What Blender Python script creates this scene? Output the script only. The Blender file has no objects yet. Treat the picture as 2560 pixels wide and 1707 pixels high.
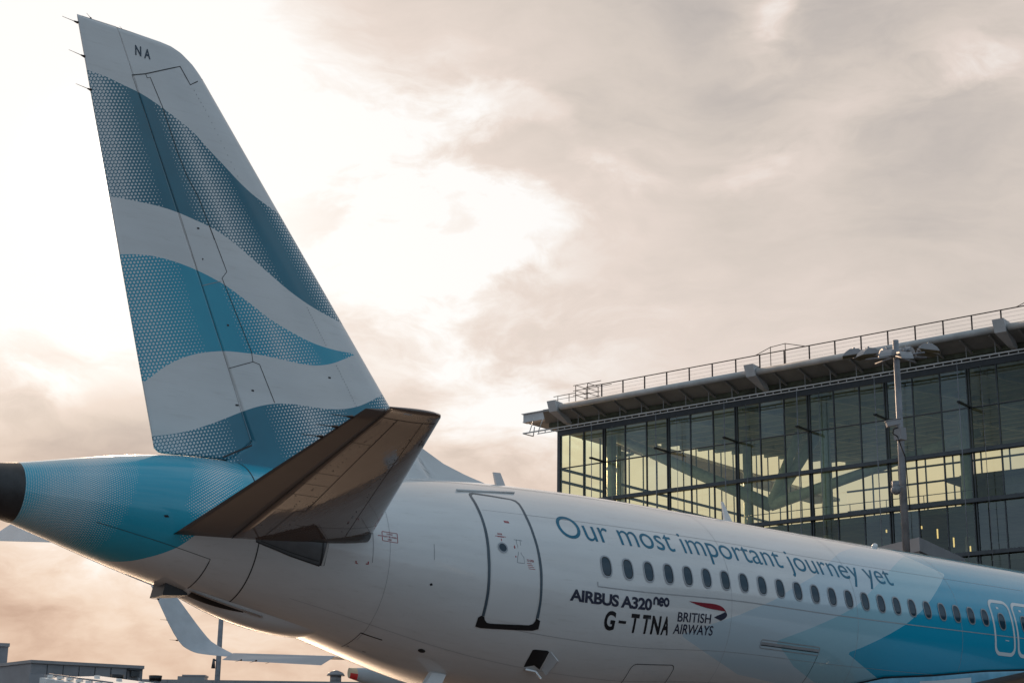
import bpy, bmesh, math, random
import numpy as np
from mathutils import Vector, Matrix
from mathutils.geometry import tessellate_polygon
R = math.radians
C = bpy.context.scene.collection
SC = bpy.context.scene

# ------------------------------------------------------------------ camera
ZS = 1.65                                   # ground lies 1.65 m below the calibration datum
CAM = np.array([-49.13751, -24.00888, -0.01705 + ZS])
YAW, PITCH, ROLL, FPX = 0.87574, 0.27405, 0.01312, 4130.76
fw = np.array([math.cos(PITCH)*math.cos(YAW), math.cos(PITCH)*math.sin(YAW), math.sin(PITCH)])
rt = np.array([math.sin(YAW), -math.cos(YAW), 0.0]); up = np.cross(rt, fw)
cr, sr = math.cos(ROLL), math.sin(ROLL)
RT, UP = cr*rt + sr*up, -sr*rt + cr*up
cam = bpy.data.cameras.new('camera'); co = bpy.data.objects.new('camera', cam); C.objects.link(co)
co.matrix_world = Matrix(((RT[0], UP[0], -fw[0], CAM[0]), (RT[1], UP[1], -fw[1], CAM[1]), (RT[2], UP[2], -fw[2], CAM[2]), (0, 0, 0, 1)))
cam.sensor_width = 36; cam.lens = FPX/2560*36; cam.clip_start = .1; cam.clip_end = 8000
SC.camera = co

def ray(px):                                # direction of a photograph pixel (2560 px wide)
    d = (px[0]-1280)/FPX*RT - (px[1]-853.5)/FPX*UP + fw
    return d/np.linalg.norm(d)
def at(px, ax, val):                        # where that direction meets an axis plane
    d = ray(px); return CAM + d*(val-CAM[ax])/d[ax]
def deep(px, dist):
    d = ray(px); return CAM + d*dist/(d@fw)
def Z(x0, y0, k): return lambda x, y: (x0+k*x, y0+k*y)
Q1 = Z(100, 0, .38265); Q2 = Z(200, 500, .44643); Q3 = Z(0, 1000, .45096); Q4 = Z(400, 950, .340136)
Q5 = Z(900, 1150, .35524); Q6 = Z(1350, 1200, .32338); Q7 = Z(1900, 1300, .28061); QD = Z(1150, 1210, .24876)
QA = Z(1400, 1450, .191327); QW = Z(350, 1430, .27636); QL = Z(0, 1580, .17857); QM = Z(2050, 780, .1913)
P1r = Z(1800, 700, .38268); P2r = Z(1300, 950, .1913); P3r = Z(2000, 1250, .2381)

# ------------------------------------------------------------------ world and sun
SUN = ray((300, 452)); SUN_EL = math.asin(SUN[2]); SUN_AZ = math.atan2(SUN[1], SUN[0])
SC.view_settings.view_transform = 'Standard'; SC.view_settings.look = 'None'
SC.view_settings.exposure = 0.10; SC.view_settings.gamma = 1.0
SC.cycles.transparent_max_bounces = 24; SC.cycles.max_bounces = 8
sun = bpy.data.lights.new('sun', 'SUN'); sun.energy = 3.4; sun.angle = R(.55); sun.color = (1.0, .70, .47)
so = bpy.data.objects.new('sun', sun); C.objects.link(so)
so.rotation_euler = Vector(SUN).to_track_quat('Z', 'Y').to_euler(); so.location = (0, 0, 60)

class NT:
    def __init__(s, tree): s.t = tree; s.n = tree.nodes; s.l = tree.links
    def put(s, sock, v):
        if isinstance(v, bpy.types.NodeSocket): s.l.new(v, sock)
        elif v is not None:
            if hasattr(sock, 'default_value'):
                try: sock.default_value = v
                except Exception: sock.default_value = tuple(v)+(1,)
    def new(s, typ, ins=None, out=0, **kw):
        n = s.n.new(typ)
        for k, v in kw.items(): setattr(n, k, v)
        for k, v in (ins or {}).items(): s.put(n.inputs[k], v)
        return n.outputs[out]
    def m(s, op, a, b=None, c=None, clamp=False):
        n = s.n.new('ShaderNodeMath'); n.operation = op; n.use_clamp = clamp
        for i, v in enumerate((a, b, c)):
            if v is not None: s.put(n.inputs[i], v)
        return n.outputs[0]
    def vm(s, op, a, b=None, out=0):
        n = s.n.new('ShaderNodeVectorMath'); n.operation = op
        s.put(n.inputs[0], a)
        if b is not None: s.put(n.inputs[1], b)
        return n.outputs[out]
    def mix(s, f, a, b, blend='MIX'):
        n = s.n.new('ShaderNodeMix'); n.data_type = 'RGBA'; n.blend_type = blend; n.clamp_factor = True
        s.put(n.inputs[0], f); s.put(n.inputs[6], a if isinstance(a, bpy.types.NodeSocket) else tuple(a)+(1,))
        s.put(n.inputs[7], b if isinstance(b, bpy.types.NodeSocket) else tuple(b)+(1,)); return n.outputs[2]
    def ss(s, x, a, b):                     # smoothstep a..b -> 0..1
        n = s.n.new('ShaderNodeMapRange'); n.interpolation_type = 'SMOOTHSTEP'
        s.put(n.inputs[0], x); n.inputs[1].default_value = a; n.inputs[2].default_value = b; return n.outputs[0]
    def ramp(s, f, stops):
        n = s.n.new('ShaderNodeValToRGB'); s.put(n.inputs[0], f); e = n.color_ramp.elements
        while len(e) < len(stops): e.new(.5)
        for k, (p, c) in enumerate(stops): e[k].position = p; e[k].color = tuple(c)+(1,)
        return n.outputs[0]
    def noise(s, v, scale, detail=6, rough=.55, out=0, dist=0.):
        return s.new('ShaderNodeTexNoise', {'Vector': v, 'Scale': scale, 'Detail': detail, 'Roughness': rough, 'Distortion': dist}, out)
def lin(*c):
    return tuple((v/255/12.92 if v/255 <= .04045 else ((v/255+.055)/1.055)**2.4) for v in c)

W = bpy.data.worlds.new('World'); SC.world = W; W.use_nodes = True
w = NT(W.node_tree); w.n.clear()
sky = w.new('ShaderNodeTexSky', sky_type='NISHITA', sun_disc=False, sun_elevation=SUN_EL, sun_rotation=math.pi/2-SUN_AZ, dust_density=2.0)
dirv = w.new('ShaderNodeTexCoord', out=0)
dv = w.vm('NORMALIZE', dirv)
cosang = w.vm('DOT_PRODUCT', dv, tuple(SUN), out=1)
ang = w.m('DEGREES', w.m('ARCCOSINE', w.m('MINIMUM', cosang, .999999))) if False else w.m('MULTIPLY', w.m('ARCCOSINE', w.m('MINIMUM', cosang, .9999999)), 57.29578)
sep = w.n.new('ShaderNodeSeparateXYZ'); w.l.new(dv, sep.inputs[0])
dz = sep.outputs[2]
# cloud coordinates: streaky, flattened towards the horizon
strv = w.vm('MULTIPLY', dv, (1., 1., 2.1))
warp = w.vm('MULTIPLY', w.vm('SUBTRACT', w.noise(strv, 7., 4, .5, 1), (.5, .5, .5)), (.085, .085, .085))
cv = w.vm('ADD', strv, warp)
big = w.noise(cv, 5.0, 7, .55)
fine = w.noise(cv, 17.0, 8, .62)
wisp = w.noise(w.vm('MULTIPLY', w.vm('ADD', dv, warp), (1.2, 1.2, 6.)), 9., 8, .6)
def lobe(px, sig_deg, amp, stretch=None):
    """a soft brighter or darker bank of cloud round one direction"""
    d = ray(px)
    if stretch is None:
        a = w.m('MULTIPLY', w.m('ARCCOSINE', w.m('MINIMUM', w.vm('DOT_PRODUCT', w.vm('NORMALIZE', w.vm('ADD', dv, w.vm('MULTIPLY', warp, (.55, .55, .55)))), tuple(d), out=1), .9999999)), 57.29578/sig_deg)
    else:
        h = np.array([d[1], -d[0], 0.]); h /= np.linalg.norm(h); v = np.cross(h, d)
        t = R(stretch[1]); h, v = math.cos(t)*h+math.sin(t)*v, -math.sin(t)*h+math.cos(t)*v
        q = w.vm('SUBTRACT', w.vm('ADD', dv, w.vm('MULTIPLY', warp, (.5, .5, .5))), tuple(d))
        a1 = w.m('MULTIPLY', w.vm('DOT_PRODUCT', q, tuple(h), out=1), 57.29578/(sig_deg*stretch[0]))
        a2 = w.m('MULTIPLY', w.vm('DOT_PRODUCT', q, tuple(v), out=1), 57.29578/sig_deg)
        front = w.vm('DOT_PRODUCT', dv, tuple(d), out=1)
        a = w.m('ADD', w.m('SQRT', w.m('ADD', w.m('MULTIPLY', a1, a1), w.m('MULTIPLY', a2, a2))), w.m('MULTIPLY', w.m('LESS_THAN', front, 0.), 9.))
    return w.m('MULTIPLY', w.m('POWER', 2.71828, w.m('MULTIPLY', w.m('MULTIPLY', a, a), -.5)), amp)
puff = w.noise(w.vm('ADD', strv, w.vm('MULTIPLY', warp, (1.6, 1.6, 1.6))), 11.0, 10, .6)
rag = w.m('ADD', w.m('MULTIPLY', w.ss(puff, .36, .66), 1.5), .25)     # ragged edges for the banks of cloud
B = w.m('MULTIPLY', w.m('SUBTRACT', big, .5), .45)
lowsky = w.m('SUBTRACT', 1., w.ss(w.m('MULTIPLY', w.m('ARCSINE', dz), 57.29578), 5., 12.))
B = w.m('ADD', B, w.m('MULTIPLY', w.m('SUBTRACT', fine, .5), w.m('ADD', .24, w.m('MULTIPLY', lowsky, .40))))
B = w.m('ADD', B, w.m('MULTIPLY', w.m('SUBTRACT', puff, .5), w.m('MULTIPLY', lowsky, .80)))
B = w.m('ADD', B, w.m('MULTIPLY', w.m('SUBTRACT', wisp, .5), .30))
B = w.m('ADD', B, .33)
Lb = 0.
B = w.m('ADD', B, lobe((1050, 680), 3.4, .12)); B = w.m('ADD', B, lobe((900, 330), 2.4, .06)); B = w.m('ADD', B, lobe((1900, 720), 4.0, .06))
for px, sg, am, st in [((1200, 560), 1.7, .55, (1.6, 8)), ((880, 480), 3.6, .30, None), ((1150, 300), 1.2, .26, (2.6, -6)), ((1300, 1110), 2.3, .44, (1.5, 0)), ((1020, 800), 2.4, .22, (1.6, -20)),
                       ((1940, 50), .8, .42, (1.6, 82)), ((2460, 175), 1.0, .34, (2.6, 8)), ((1900, 390), 1.2, .16, (2.6, -25)), ((2100, 280), 1.0, .16, (1.6, 60)), ((1500, 820), 1.2, .14, (2.2, 15)),
                       ((70, 940), 1.3, .28, (1.6, 0)), ((330, 1420), 1.5, .26, (1.7, 10)), ((100, 1380), 1.2, .22, (1.6, 0)), ((700, 1620), 1.4, .12, (2., 0))]:
    Lb = w.m('ADD', lobe(px, sg, am, st), Lb)
B = w.m('ADD', B, w.m('MULTIPLY', Lb, w.m('MULTIPLY', rag, .72)))
for px, sg, am, st in [((2300, 130), 4.6, -.15, None), ((1600, 170), 3.4, -.14, (1.6, 0)), ((2050, 300), 3.2, -.09, None), ((230, 1085), 1.6, -.42, (2.4, 0)), ((1180, 1180), .9, -.34, (1.7, -12)),
                       ((60, 1480), 1.3, -.24, (1.7, 15)), ((420, 1500), 1.0, -.08, (1.6, 0)), ((20, 1560), 1.6, -.1, None), ((1700, 700), 3.5, .05, None)]:
    B = w.m('ADD', B, lobe(px, sg, am, st))
for px, sg, am in (((315, 420), 4.3, .70), ((-300, 400), 5.6, .55), ((100, 60), 5.0, .40), ((620, 180), 2.6, .25)): B = w.m('ADD', B, w.m('MULTIPLY', lobe(px, sg, am), w.m('ADD', w.m('MULTIPLY', rag, .35), .65)))
puff2 = w.noise(w.vm('ADD', strv, warp), 21., 10, .62)
Lc = 0.
for px, sg, am, st in [((1260, 560), 1.5, .62, (1.7, 8)), ((1060, 640), 1.5, .5, None), ((1330, 262), .62, .62, (2.8, -9)), ((1060, 300), 1.3, .45, (1.6, 0)), ((1945, 40), .62, .60, (1.9, 82)), ((2440, 190), .75, .50, (2.4, 10)), ((1590, 430), .7, .42, (2.2, -20)),
                       ((1900, 420), 1.0, .42, (1.6, 40)), ((1280, 1090), 1.5, .62, (1.5, 0)), ((1130, 900), 1.3, .40, (1.6, -15)), ((330, 1400), 1.2, .5, (1.7, 10)), ((120, 1340), 1.0, .45, (1.6, 0)), ((650, 1600), 1.0, .4, (1.8, 0)), ((90, 960), 1.0, .5, (1.6, 0))]:
    Lc = w.m('ADD', lobe(px, sg, am, st), Lc)
crisp = w.ss(w.m('ADD', w.m('MINIMUM', Lc, .7), w.m('MULTIPLY', w.m('ADD', puff, puff2), .5)), .80, 1.10)
B = w.m('ADD', B, w.m('MULTIPLY', crisp, .26))
glow = w.m('POWER', 2.71828, w.m('MULTIPLY', w.m('POWER', w.m('DIVIDE', ang, 3.3), 2.0), -.5))
B = w.m('ADD', B, w.m('MULTIPLY', glow, .8))
colhi = w.ramp(B, [(0.0, lin(178, 171, 167)), (.26, lin(206, 195, 186)), (.50, lin(223, 209, 200)), (.76, lin(237, 229, 223)), (1.0, lin(246, 244, 242))])
collo = w.ramp(B, [(0.0, lin(180, 148, 132)), (.26, lin(207, 178, 160)), (.50, lin(224, 200, 182)), (.76, lin(234, 216, 202)), (1.0, lin(246, 240, 236))])
elev = w.m('MULTIPLY', w.m('ARCSINE', dz), 57.29578)
skyc = w.mix(w.ss(elev, 5.5, 15.5), collo, colhi)
# the half of the sky behind the camera is a duller blue grey overcast
away = w.ss(ang, 26., 88.)
skyc = w.mix(w.m('MULTIPLY', away, .93), skyc, w.mix(w.ss(big, .35, .65), lin(124, 150, 172), lin(172, 192, 208)))
core = w.m('MULTIPLY', w.m('POWER', 2.71828, w.m('MULTIPLY', w.m('POWER', w.m('DIVIDE', ang, 1.1), 2.0), -.5)), 3.)
skyc = w.vm('ADD', skyc, w.new('ShaderNodeCombineXYZ', {0: core, 1: w.m('MULTIPLY', core, .9), 2: w.m('MULTIPLY', core, .78)}))
bg1 = w.new('ShaderNodeBackground', {'Color': skyc, 'Strength': 1.0})
bg2 = w.new('ShaderNodeBackground', {'Color': sky, 'Strength': .06})
mixw = w.new('ShaderNodeMixShader', {0: .955, 1: bg2, 2: bg1})
wo = w.n.new('ShaderNodeOutputWorld'); w.l.new(mixw, wo.inputs[0])

# ------------------------------------------------------------------ object helpers
def tag(o, label=None, cat=None, group=None, kind=None):
    for k, v in (('label', label), ('category', cat), ('group', group), ('kind', kind)):
        if v: o[k] = v
    return o
def empty(name, loc, rz=0, **kw):
    o = bpy.data.objects.new(name, None); C.objects.link(o); o.location = loc; o.rotation_euler.z = rz; return tag(o, **kw)
def link(name, me, mat, parent=None, smooth=False):
    o = bpy.data.objects.new(name, me); C.objects.link(o)
    for m in (mat if isinstance(mat, (list, tuple)) else [mat]): me.materials.append(m)
    if parent:
        o.parent = parent
    if smooth: me.polygons.foreach_set('use_smooth', [True]*len(me.polygons))
    return o
def bm_obj(name, bm, mat, parent=None, smooth=False):
    me = bpy.data.meshes.new(name); bm.normal_update(); bm.to_mesh(me); bm.free()
    return link(name, me, mat, parent, smooth)
def bx(bm, c, s, rot=None, mi=0):
    r = bmesh.ops.create_cube(bm, size=1.0); M = Matrix.Translation(c) @ (rot or Matrix()) @ Matrix.Diagonal((s[0], s[1], s[2], 1))
    bmesh.ops.transform(bm, matrix=M, verts=r['verts'])
    for f in {f for v in r['verts'] for f in v.link_faces}: f.material_index = mi
def lim(bm, x0, x1, y0, y1, z0, z1, mi=0): bx(bm, ((x0+x1)/2, (y0+y1)/2, (z0+z1)/2), (x1-x0, y1-y0, z1-z0), mi=mi)
def tube(bm, a, b, r, r2=None, n=12, mi=0, cap=True):
    a, b = Vector(a), Vector(b); d = b-a
    q = bmesh.ops.create_cone(bm, cap_ends=cap, segments=n, radius1=r, radius2=r if r2 is None else r2, depth=d.length)
    bmesh.ops.transform(bm, matrix=Matrix.Translation((a+b)/2) @ d.to_track_quat('Z', 'Y').to_matrix().to_4x4(), verts=q['verts'])
    for f in {f for v in q['verts'] for f in v.link_faces}: f.material_index = mi; f.smooth = len(f.verts) == 4
def bar(bm, a, b, wd, ht, mi=0):
    a, b = Vector(a), Vector(b); d = b-a
    bx(bm, (a+b)/2, (wd, ht, d.length), d.to_track_quat('Z', 'Y').to_matrix().to_4x4(), mi)
def newbm(): return bmesh.new()

# ------------------------------------------------------------------ materials
def mat(name, col, rough=.5, metal=0., spec=.5, coat=0., grain=None, bump=None):
    m = bpy.data.materials.new(name); m.use_nodes = True; t = NT(m.node_tree); p = t.n['Principled BSDF']
    p.inputs['Roughness'].default_value = rough; p.inputs['Metallic'].default_value = metal
    p.inputs['Specular IOR Level'].default_value = spec; p.inputs['Coat Weight'].default_value = coat; p.inputs['Coat Roughness'].default_value = .06
    tc = t.new('ShaderNodeTexCoord', out=3)
    g = grain or (3.0, .12)
    n1 = t.noise(tc, g[0], 5, .6); f = t.ss(n1, .3, .7)
    c = t.mix(f, tuple(v*(1-g[1]) for v in col), tuple(min(1, v*(1+g[1])) for v in col))
    t.put(p.inputs['Base Color'], c)
    t.put(p.inputs['Roughness'], t.m('ADD', t.m('MULTIPLY', t.m('SUBTRACT', n1, .5), .12), rough, clamp=True))
    if bump:
        b = t.new('ShaderNodeBump', {'Height': t.noise(tc, bump[0], 4, .6), 'Strength': bump[1], 'Distance': .02}); t.put(p.inputs['Normal'], b)
    return m
M = dict(
  shark=mat('pale_sharklet_paint', (.46, .50, .54), .35, spec=.3, grain=(2.5, .08)),
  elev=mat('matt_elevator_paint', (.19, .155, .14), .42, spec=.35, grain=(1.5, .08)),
  white=mat('white_paint', (.74, .74, .73), .20, coat=.5, grain=(.5, .03)),
  slate=mat('slate_paint', (.075, .105, .13), .3), black=mat('black_paint', (.012, .012, .014), .35), charcoal_shade=mat('dark_exhaust_and_shade', (.038, .036, .036), .45, grain=(4, .3)),
  teal=mat('teal_lettering', (.002, .15, .25), .35, spec=.3), navy=mat('navy_lettering', (.012, .016, .045), .3), ink=mat('black_lettering', (.008, .008, .012), .3),
  red=mat('red_lettering', (.35, .012, .025), .35), crimson=mat('crimson_ribbon', (.26, .006, .02), .3), greyink=mat('grey_lettering', (.03, .055, .085), .35),
  seam=mat('panel_seam', (.045, .045, .048), .6), seamlt=mat('panel_seam_light', (.36, .36, .37), .45),
  frame=mat('window_surround', (.34, .35, .37), .3, metal=.6), under=mat('grey_paint_warm_bounce', (.17, .132, .115), .05, coat=.8, grain=(1.2, .08)),  # under: grey paint, its brown is warm ground reflection mixed into the colour
  alu=mat('bare_aluminium', (.62, .62, .62), .28, metal=.9), wingp=mat('wing_paint', (.34, .38, .42), .3, spec=.25, grain=(1, .06)),
  apron=mat('root_fairing_paint', (.11, .115, .12), .25, coat=.3), rubber=mat('tyre_rubber', (.02, .02, .02), .8),
  rust=mat('dark_rail_paint', (.045, .026, .021), .6), steel=mat('pale_steel', (.55, .54, .52), .45, grain=(.8, .15)), mull=mat('mullion_metal', (.07, .076, .082), .4, metal=.3),
  fasc=mat('fascia_metal', (.58, .58, .58), .5, grain=(.6, .12)), soff=mat('soffit_panel', (.30, .30, .29), .6, grain=(.5, .15)), conc=mat('interior_concrete', (.22, .22, .21), .8),
  dark=mat('interior_dark', (.085, .095, .06), .7, grain=(.7, .5)), ceil=mat('interior_ceiling', (.44, .50, .50), .7, grain=(.3, .1)), tubei=mat('interior_steel', (.48, .56, .56), .45),
  gal=mat('galvanised_steel', (.25, .26, .28), .6, metal=.2, grain=(3, .2)), clad=mat('grey_cladding', (.25, .26, .28), .55, grain=(.5, .14)),
  cladw=mat('pale_cladding', (.30, .30, .31), .5, grain=(.6, .1)), van=mat('white_vehicle_paint', (.78, .77, .75), .85, spec=.05), redp=mat('red_tip_paint', (.55, .03, .03), .4), cream=mat('primer_cream', (.55, .47, .33), .5),
)
def streaks(m, scale, st, vec=(1.6, .35, 1.)):
    t = NT(m.node_tree); p = t.n['Principled BSDF']; tc = t.new('ShaderNodeTexCoord', out=3)
    b = t.new('ShaderNodeBump', {'Height': t.noise(t.vm('MULTIPLY', tc, vec), scale, 4, .6), 'Strength': st, 'Distance': .04}); t.put(p.inputs['Normal'], b); t.put(p.inputs['Coat Normal'], b)
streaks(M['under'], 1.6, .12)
def emis(name, col, s):
    m = bpy.data.materials.new(name); m.use_nodes = True; t = NT(m.node_tree); t.n.clear()
    e = t.new('ShaderNodeEmission', {'Color': tuple(col)+(1,), 'Strength': s}); o = t.n.new('ShaderNodeOutputMaterial'); t.l.new(e, o.inputs[0]); return m
M['lamp'] = emis('lit_lamp', (1., .72, .35), .9)
def glassm(name, tint, refl, rcol=(1, 1, 1)):
    m = bpy.data.materials.new(name); m.use_nodes = True; t = NT(m.node_tree); t.n.clear()
    tr = t.new('ShaderNodeBsdfTransparent', {'Color': tuple(tint)+(1,)}); gl = t.new('ShaderNodeBsdfGlossy', {'Color': tuple(rcol)+(1,), 'Roughness': .015})
    fr = t.new('ShaderNodeFresnel', {'IOR': 1.5}); f = t.m('MULTIPLY', fr, refl, clamp=True)
    mx = t.new('ShaderNodeMixShader', {0: f, 1: tr, 2: gl}); o = t.n.new('ShaderNodeOutputMaterial'); t.l.new(mx, o.inputs[0]); return m
M['glass'] = glassm('tinted_glass', (.88, .93, .655), 2.6, (.86, .94, .88))
M['glassb'] = glassm('tinted_glass_cooler', (.84, .91, .68), 3.4, (.84, .92, .92)); M['glassc'] = glassm('tinted_glass_clearer', (.91, .94, .66), 1.8, (.88, .94, .88))
M['glass2'] = glassm('clear_glass', (.965, .975, .93), .8)
M['farglass'] = mat('dark_glazing', (.03, .04, .045), .05)
def panem():
    m = mat('cabin_pane', (.016, .045, .07), .07, spec=.5, coat=0., grain=(2, .15)); return m
M['pane'] = panem()
def groundm():
    m = bpy.data.materials.new('apron_concrete'); m.use_nodes = True; t = NT(m.node_tree); p = t.n['Principled BSDF']
    tc = t.new('ShaderNodeTexCoord', out=3); a = t.noise(tc, .05, 6, .6); b = t.noise(tc, 1.5, 6, .65)
    c = t.mix(a, (.072, .049, .036), (.125, .088, .064)); c = t.mix(t.ss(b, .35, .75), c, t.mix(.5, c, (.04, .036, .033)))
    br = t.new('ShaderNodeTexBrick', {'Vector': tc, 'Color1': (1, 1, 1, 1), 'Color2': (.94, .94, .94, 1), 'Mortar': (.4, .4, .4, 1), 'Scale': .16, 'Mortar Size': .006}, offset=0.)
    t.put(p.inputs['Base Color'], t.mix(1., c, br, 'MULTIPLY')); t.put(p.inputs['Roughness'], t.m('ADD', t.m('MULTIPLY', b, .25), .27)); p.inputs['Specular IOR Level'].default_value = .5
    return m
M['ground'] = groundm()

# halftone paint: hexagonal dots of white in a coloured field, driven by mesh attributes
def attr(t, name): return t.new('ShaderNodeAttribute', out=2, attribute_name=name)
def dots(t, u, v, pitch, rad, square=False):
    ky = pitch*(1. if square else 1.73205)
    def cell(off):
        fx = t.m('SUBTRACT', t.m('FRACT', t.m('ADD', t.m('DIVIDE', u, pitch), off)), .5)
        fy = t.m('SUBTRACT', t.m('FRACT', t.m('ADD', t.m('DIVIDE', v, ky), off)), .5)
        fy = t.m('MULTIPLY', fy, ky/pitch)
        return t.m('SQRT', t.m('ADD', t.m('MULTIPLY', fx, fx), t.m('MULTIPLY', fy, fy)))
    d = t.m('MINIMUM', cell(0.), cell(.5))
    return t.m('LESS_THAN', d, rad)
def paint(name): 
    m = bpy.data.materials.new(name); m.use_nodes = True; t = NT(m.node_tree); p = t.n['Principled BSDF']
    p.inputs['Roughness'].default_value = .13; p.inputs['Coat Weight'].default_value = .55; p.inputs['Coat Roughness'].default_value = .05
    return m, t, p
WHITE = (.74, .74, .73)
def whitebase(t):
    tc = t.new('ShaderNodeTexCoord', out=3); n = t.noise(t.vm('MULTIPLY', tc, (.35, 1.5, 1.5)), 1.6, 6, .6)
    d = t.noise(t.vm('MULTIPLY', tc, (.5, 3.5, 5.)), 3.2, 8, .68); g = t.noise(tc, 9., 6, .7)
    c = t.mix(t.ss(n, .3, .75), (.76, .76, .75), (.70, .695, .68)); c = t.mix(t.m('MULTIPLY', t.ss(d, .52, .78), .30), c, (.46, .43, .39))
    return t.mix(t.m('MULTIPLY', t.ss(g, .60, .74), .14), c, (.40, .38, .36)), tc
def fuselage_paint():
    m, t, p = paint('fuselage_livery'); c, tc = whitebase(t)
    u, v = attr(t, 'lu'), attr(t, 'lv')
    blue = t.mix(t.ss(t.noise(tc, .8, 4), .3, .7), (.018, .38, .53), (.028, .44, .59))
    for nm, col in (('dA', (.54, .645, .70)), ('dB', (.33, .56, .64)), ('dC', None)):
        c = t.mix(t.m('GREATER_THAN', attr(t, nm), 0.), c, col if col else t.mix(0., (.004, .33, .50), (0, 0, 0)))
    tail = t.mix(dots(t, u, v, .070, attr(t, 'dens'), True), blue, WHITE)
    c = t.mix(t.m('GREATER_THAN', attr(t, 'dT'), 0.), c, tail)
    t.put(p.inputs['Base Color'], c)
    b = t.new('ShaderNodeBump', {'Height': t.noise(t.vm('MULTIPLY', tc, (1., .5, .5)), 2.2, 2, .5), 'Strength': .05, 'Distance': .05}); t.put(p.inputs['Normal'], b); t.put(p.inputs['Coat Normal'], b)
    return m
def fin_paint():
    m, t, p = paint('fin_livery'); c, tc = whitebase(t); u, v = attr(t, 'lu'), attr(t, 'lv'); dn = attr(t, 'dens')
    for nm, a, b in (('w1', (.012, .135, .20), (.018, .17, .245)), ('w2', (.025, .335, .48), (.036, .39, .53)), ('w3', (.010, .165, .245), (.016, .21, .30))):
        cc = t.mix(t.ss(t.noise(tc, .7, 3), .3, .7), a, b)
        cc = t.mix(dots(t, u, v, .064, dn), cc, WHITE)
        c = t.mix(t.m('GREATER_THAN', attr(t, nm), 0.), c, cc)
    t.put(p.inputs['Base Color'], c); return m
M['fus'] = fuselage_paint(); M['fin'] = fin_paint()

# ------------------------------------------------------------------ ground
bm = newbm(); lim(bm, -3000, 3000, -3000, 3000, -.5, 0)
tag(bm_obj('ground', bm, M['ground']), kind='structure')

# ------------------------------------------------------------------ the airliner: fuselage surface
KN = np.array([0, 15, 22, 25, 28, 31, 34, 36.5, 39.4])
PC = np.array([3.84, 3.84, 3.84, 3.878, 3.81, 3.887, 4.138, 4.379, 4.514]) + ZS
PH = np.array([2.03, 2.03, 2.03, 2.015, 2.071, 1.863, 1.362, 1.045, .365])
PW = np.array([1.975, 1.975, 1.975, 1.969, 2.031, 1.869, 1.375, 1.056, .364])
def cub(s, y):
    s = np.clip(s, KN[0], KN[-1]); m = np.zeros(len(KN)); D = np.diff(KN); d = np.diff(y)/D
    m[1:-1] = (d[:-1]*D[1:]+d[1:]*D[:-1])/(KN[2:]-KN[:-2]); m[0] = d[0]; m[-1] = d[-1]
    i = np.clip(np.searchsorted(KN, s, side='right')-1, 0, len(KN)-2); H = KN[i+1]-KN[i]; t = (s-KN[i])/H
    return (2*t**3-3*t**2+1)*y[i]+(t**3-2*t**2+t)*H*m[i]+(-2*t**3+3*t**2)*y[i+1]+(t**3-t**2)*H*m[i+1]
def prof(s):
    s = np.asarray(s, float); c, h, wd = cub(s, PC), cub(s, PH), cub(s, PW)
    k = np.sqrt(np.clip(1-((6.5-np.minimum(s, 6.5))/6.52)**2, 0, 1))
    return c-.55*(1-k), h*k, wd*k
def fus(s, th, off=0.):                     # point of the skin at station s, angle th from the top towards starboard
    c, h, wd = prof(s); th = np.asarray(th, float)
    n = np.stack([np.zeros_like(th+c), -np.sin(th)+0*c, np.cos(th)+0*c], -1)
    return np.stack([-np.asarray(s)+0*th, -wd*np.sin(th), c+h*np.cos(th)], -1) + n*off
TT = np.linspace(10, 60, 12000)
def hit(px):
    P = CAM + TT[:, None]*ray(px); c, h, wd = prof(-P[:, 0]); f = (P[:, 1]/wd)**2+((P[:, 2]-c)/h)**2
    i = np.where(f < 1)[0]; i = i[0] if len(i) else f.argmin()
    return float(-P[i, 0]), float(np.arctan2(-P[i, 1]/wd[i], (P[i, 2]-c[i])/h[i]))
def sdist(P, poly):                         # signed distance, positive inside
    P = np.asarray(P); V = np.asarray(poly); best = np.full(len(P), 1e9); ins = np.zeros(len(P), bool)
    for a, b in zip(V, np.roll(V, -1, 0)):
        ab = b-a; t = np.clip(((P-a)@ab)/(ab@ab+1e-12), 0, 1); best = np.minimum(best, np.linalg.norm(P-a-t[:, None]*ab, axis=1))
        with np.errstate(divide='ignore', invalid='ignore'):
            c = ((a[1] > P[:, 1]) != (b[1] > P[:, 1])) & (P[:, 0] < (b[0]-a[0])*(P[:, 1]-a[1])/(b[1]-a[1])+a[0])
        ins ^= c
    return np.where(ins, best, -best)
def smooth_poly(p, n=2):                    # chaikin, open ends kept
    p = np.asarray(p, float)
    for _ in range(n):
        q = np.empty((2*len(p), p.shape[1])); q[0] = p[0]; q[-1] = p[-1]
        q[1:-1:2] = .75*p[:-1]+.25*p[1:]; q[2:-1:2] = .25*p[:-1]+.75*p[1:]; p = q
    return p
def setattr_f(me, name, vals):
    a = me.attributes.new(name, 'FLOAT', 'POINT'); a.data.foreach_set('value', np.asarray(vals, np.float32))
def grid_mesh(name, P, close_v=False):
    nu, nv = P.shape[:2]; me = bpy.data.meshes.new(name); idx = np.arange(nu*nv).reshape(nu, nv)
    if close_v: idx = np.concatenate([idx, idx[:, :1]], 1)
    F = np.stack([idx[:-1, :-1], idx[:-1, 1:], idx[1:, 1:], idx[1:, :-1]], -1).reshape(-1, 4)
    me.from_pydata(P.reshape(-1, 3).tolist(), [], F.tolist()); me.update(); return me

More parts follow.
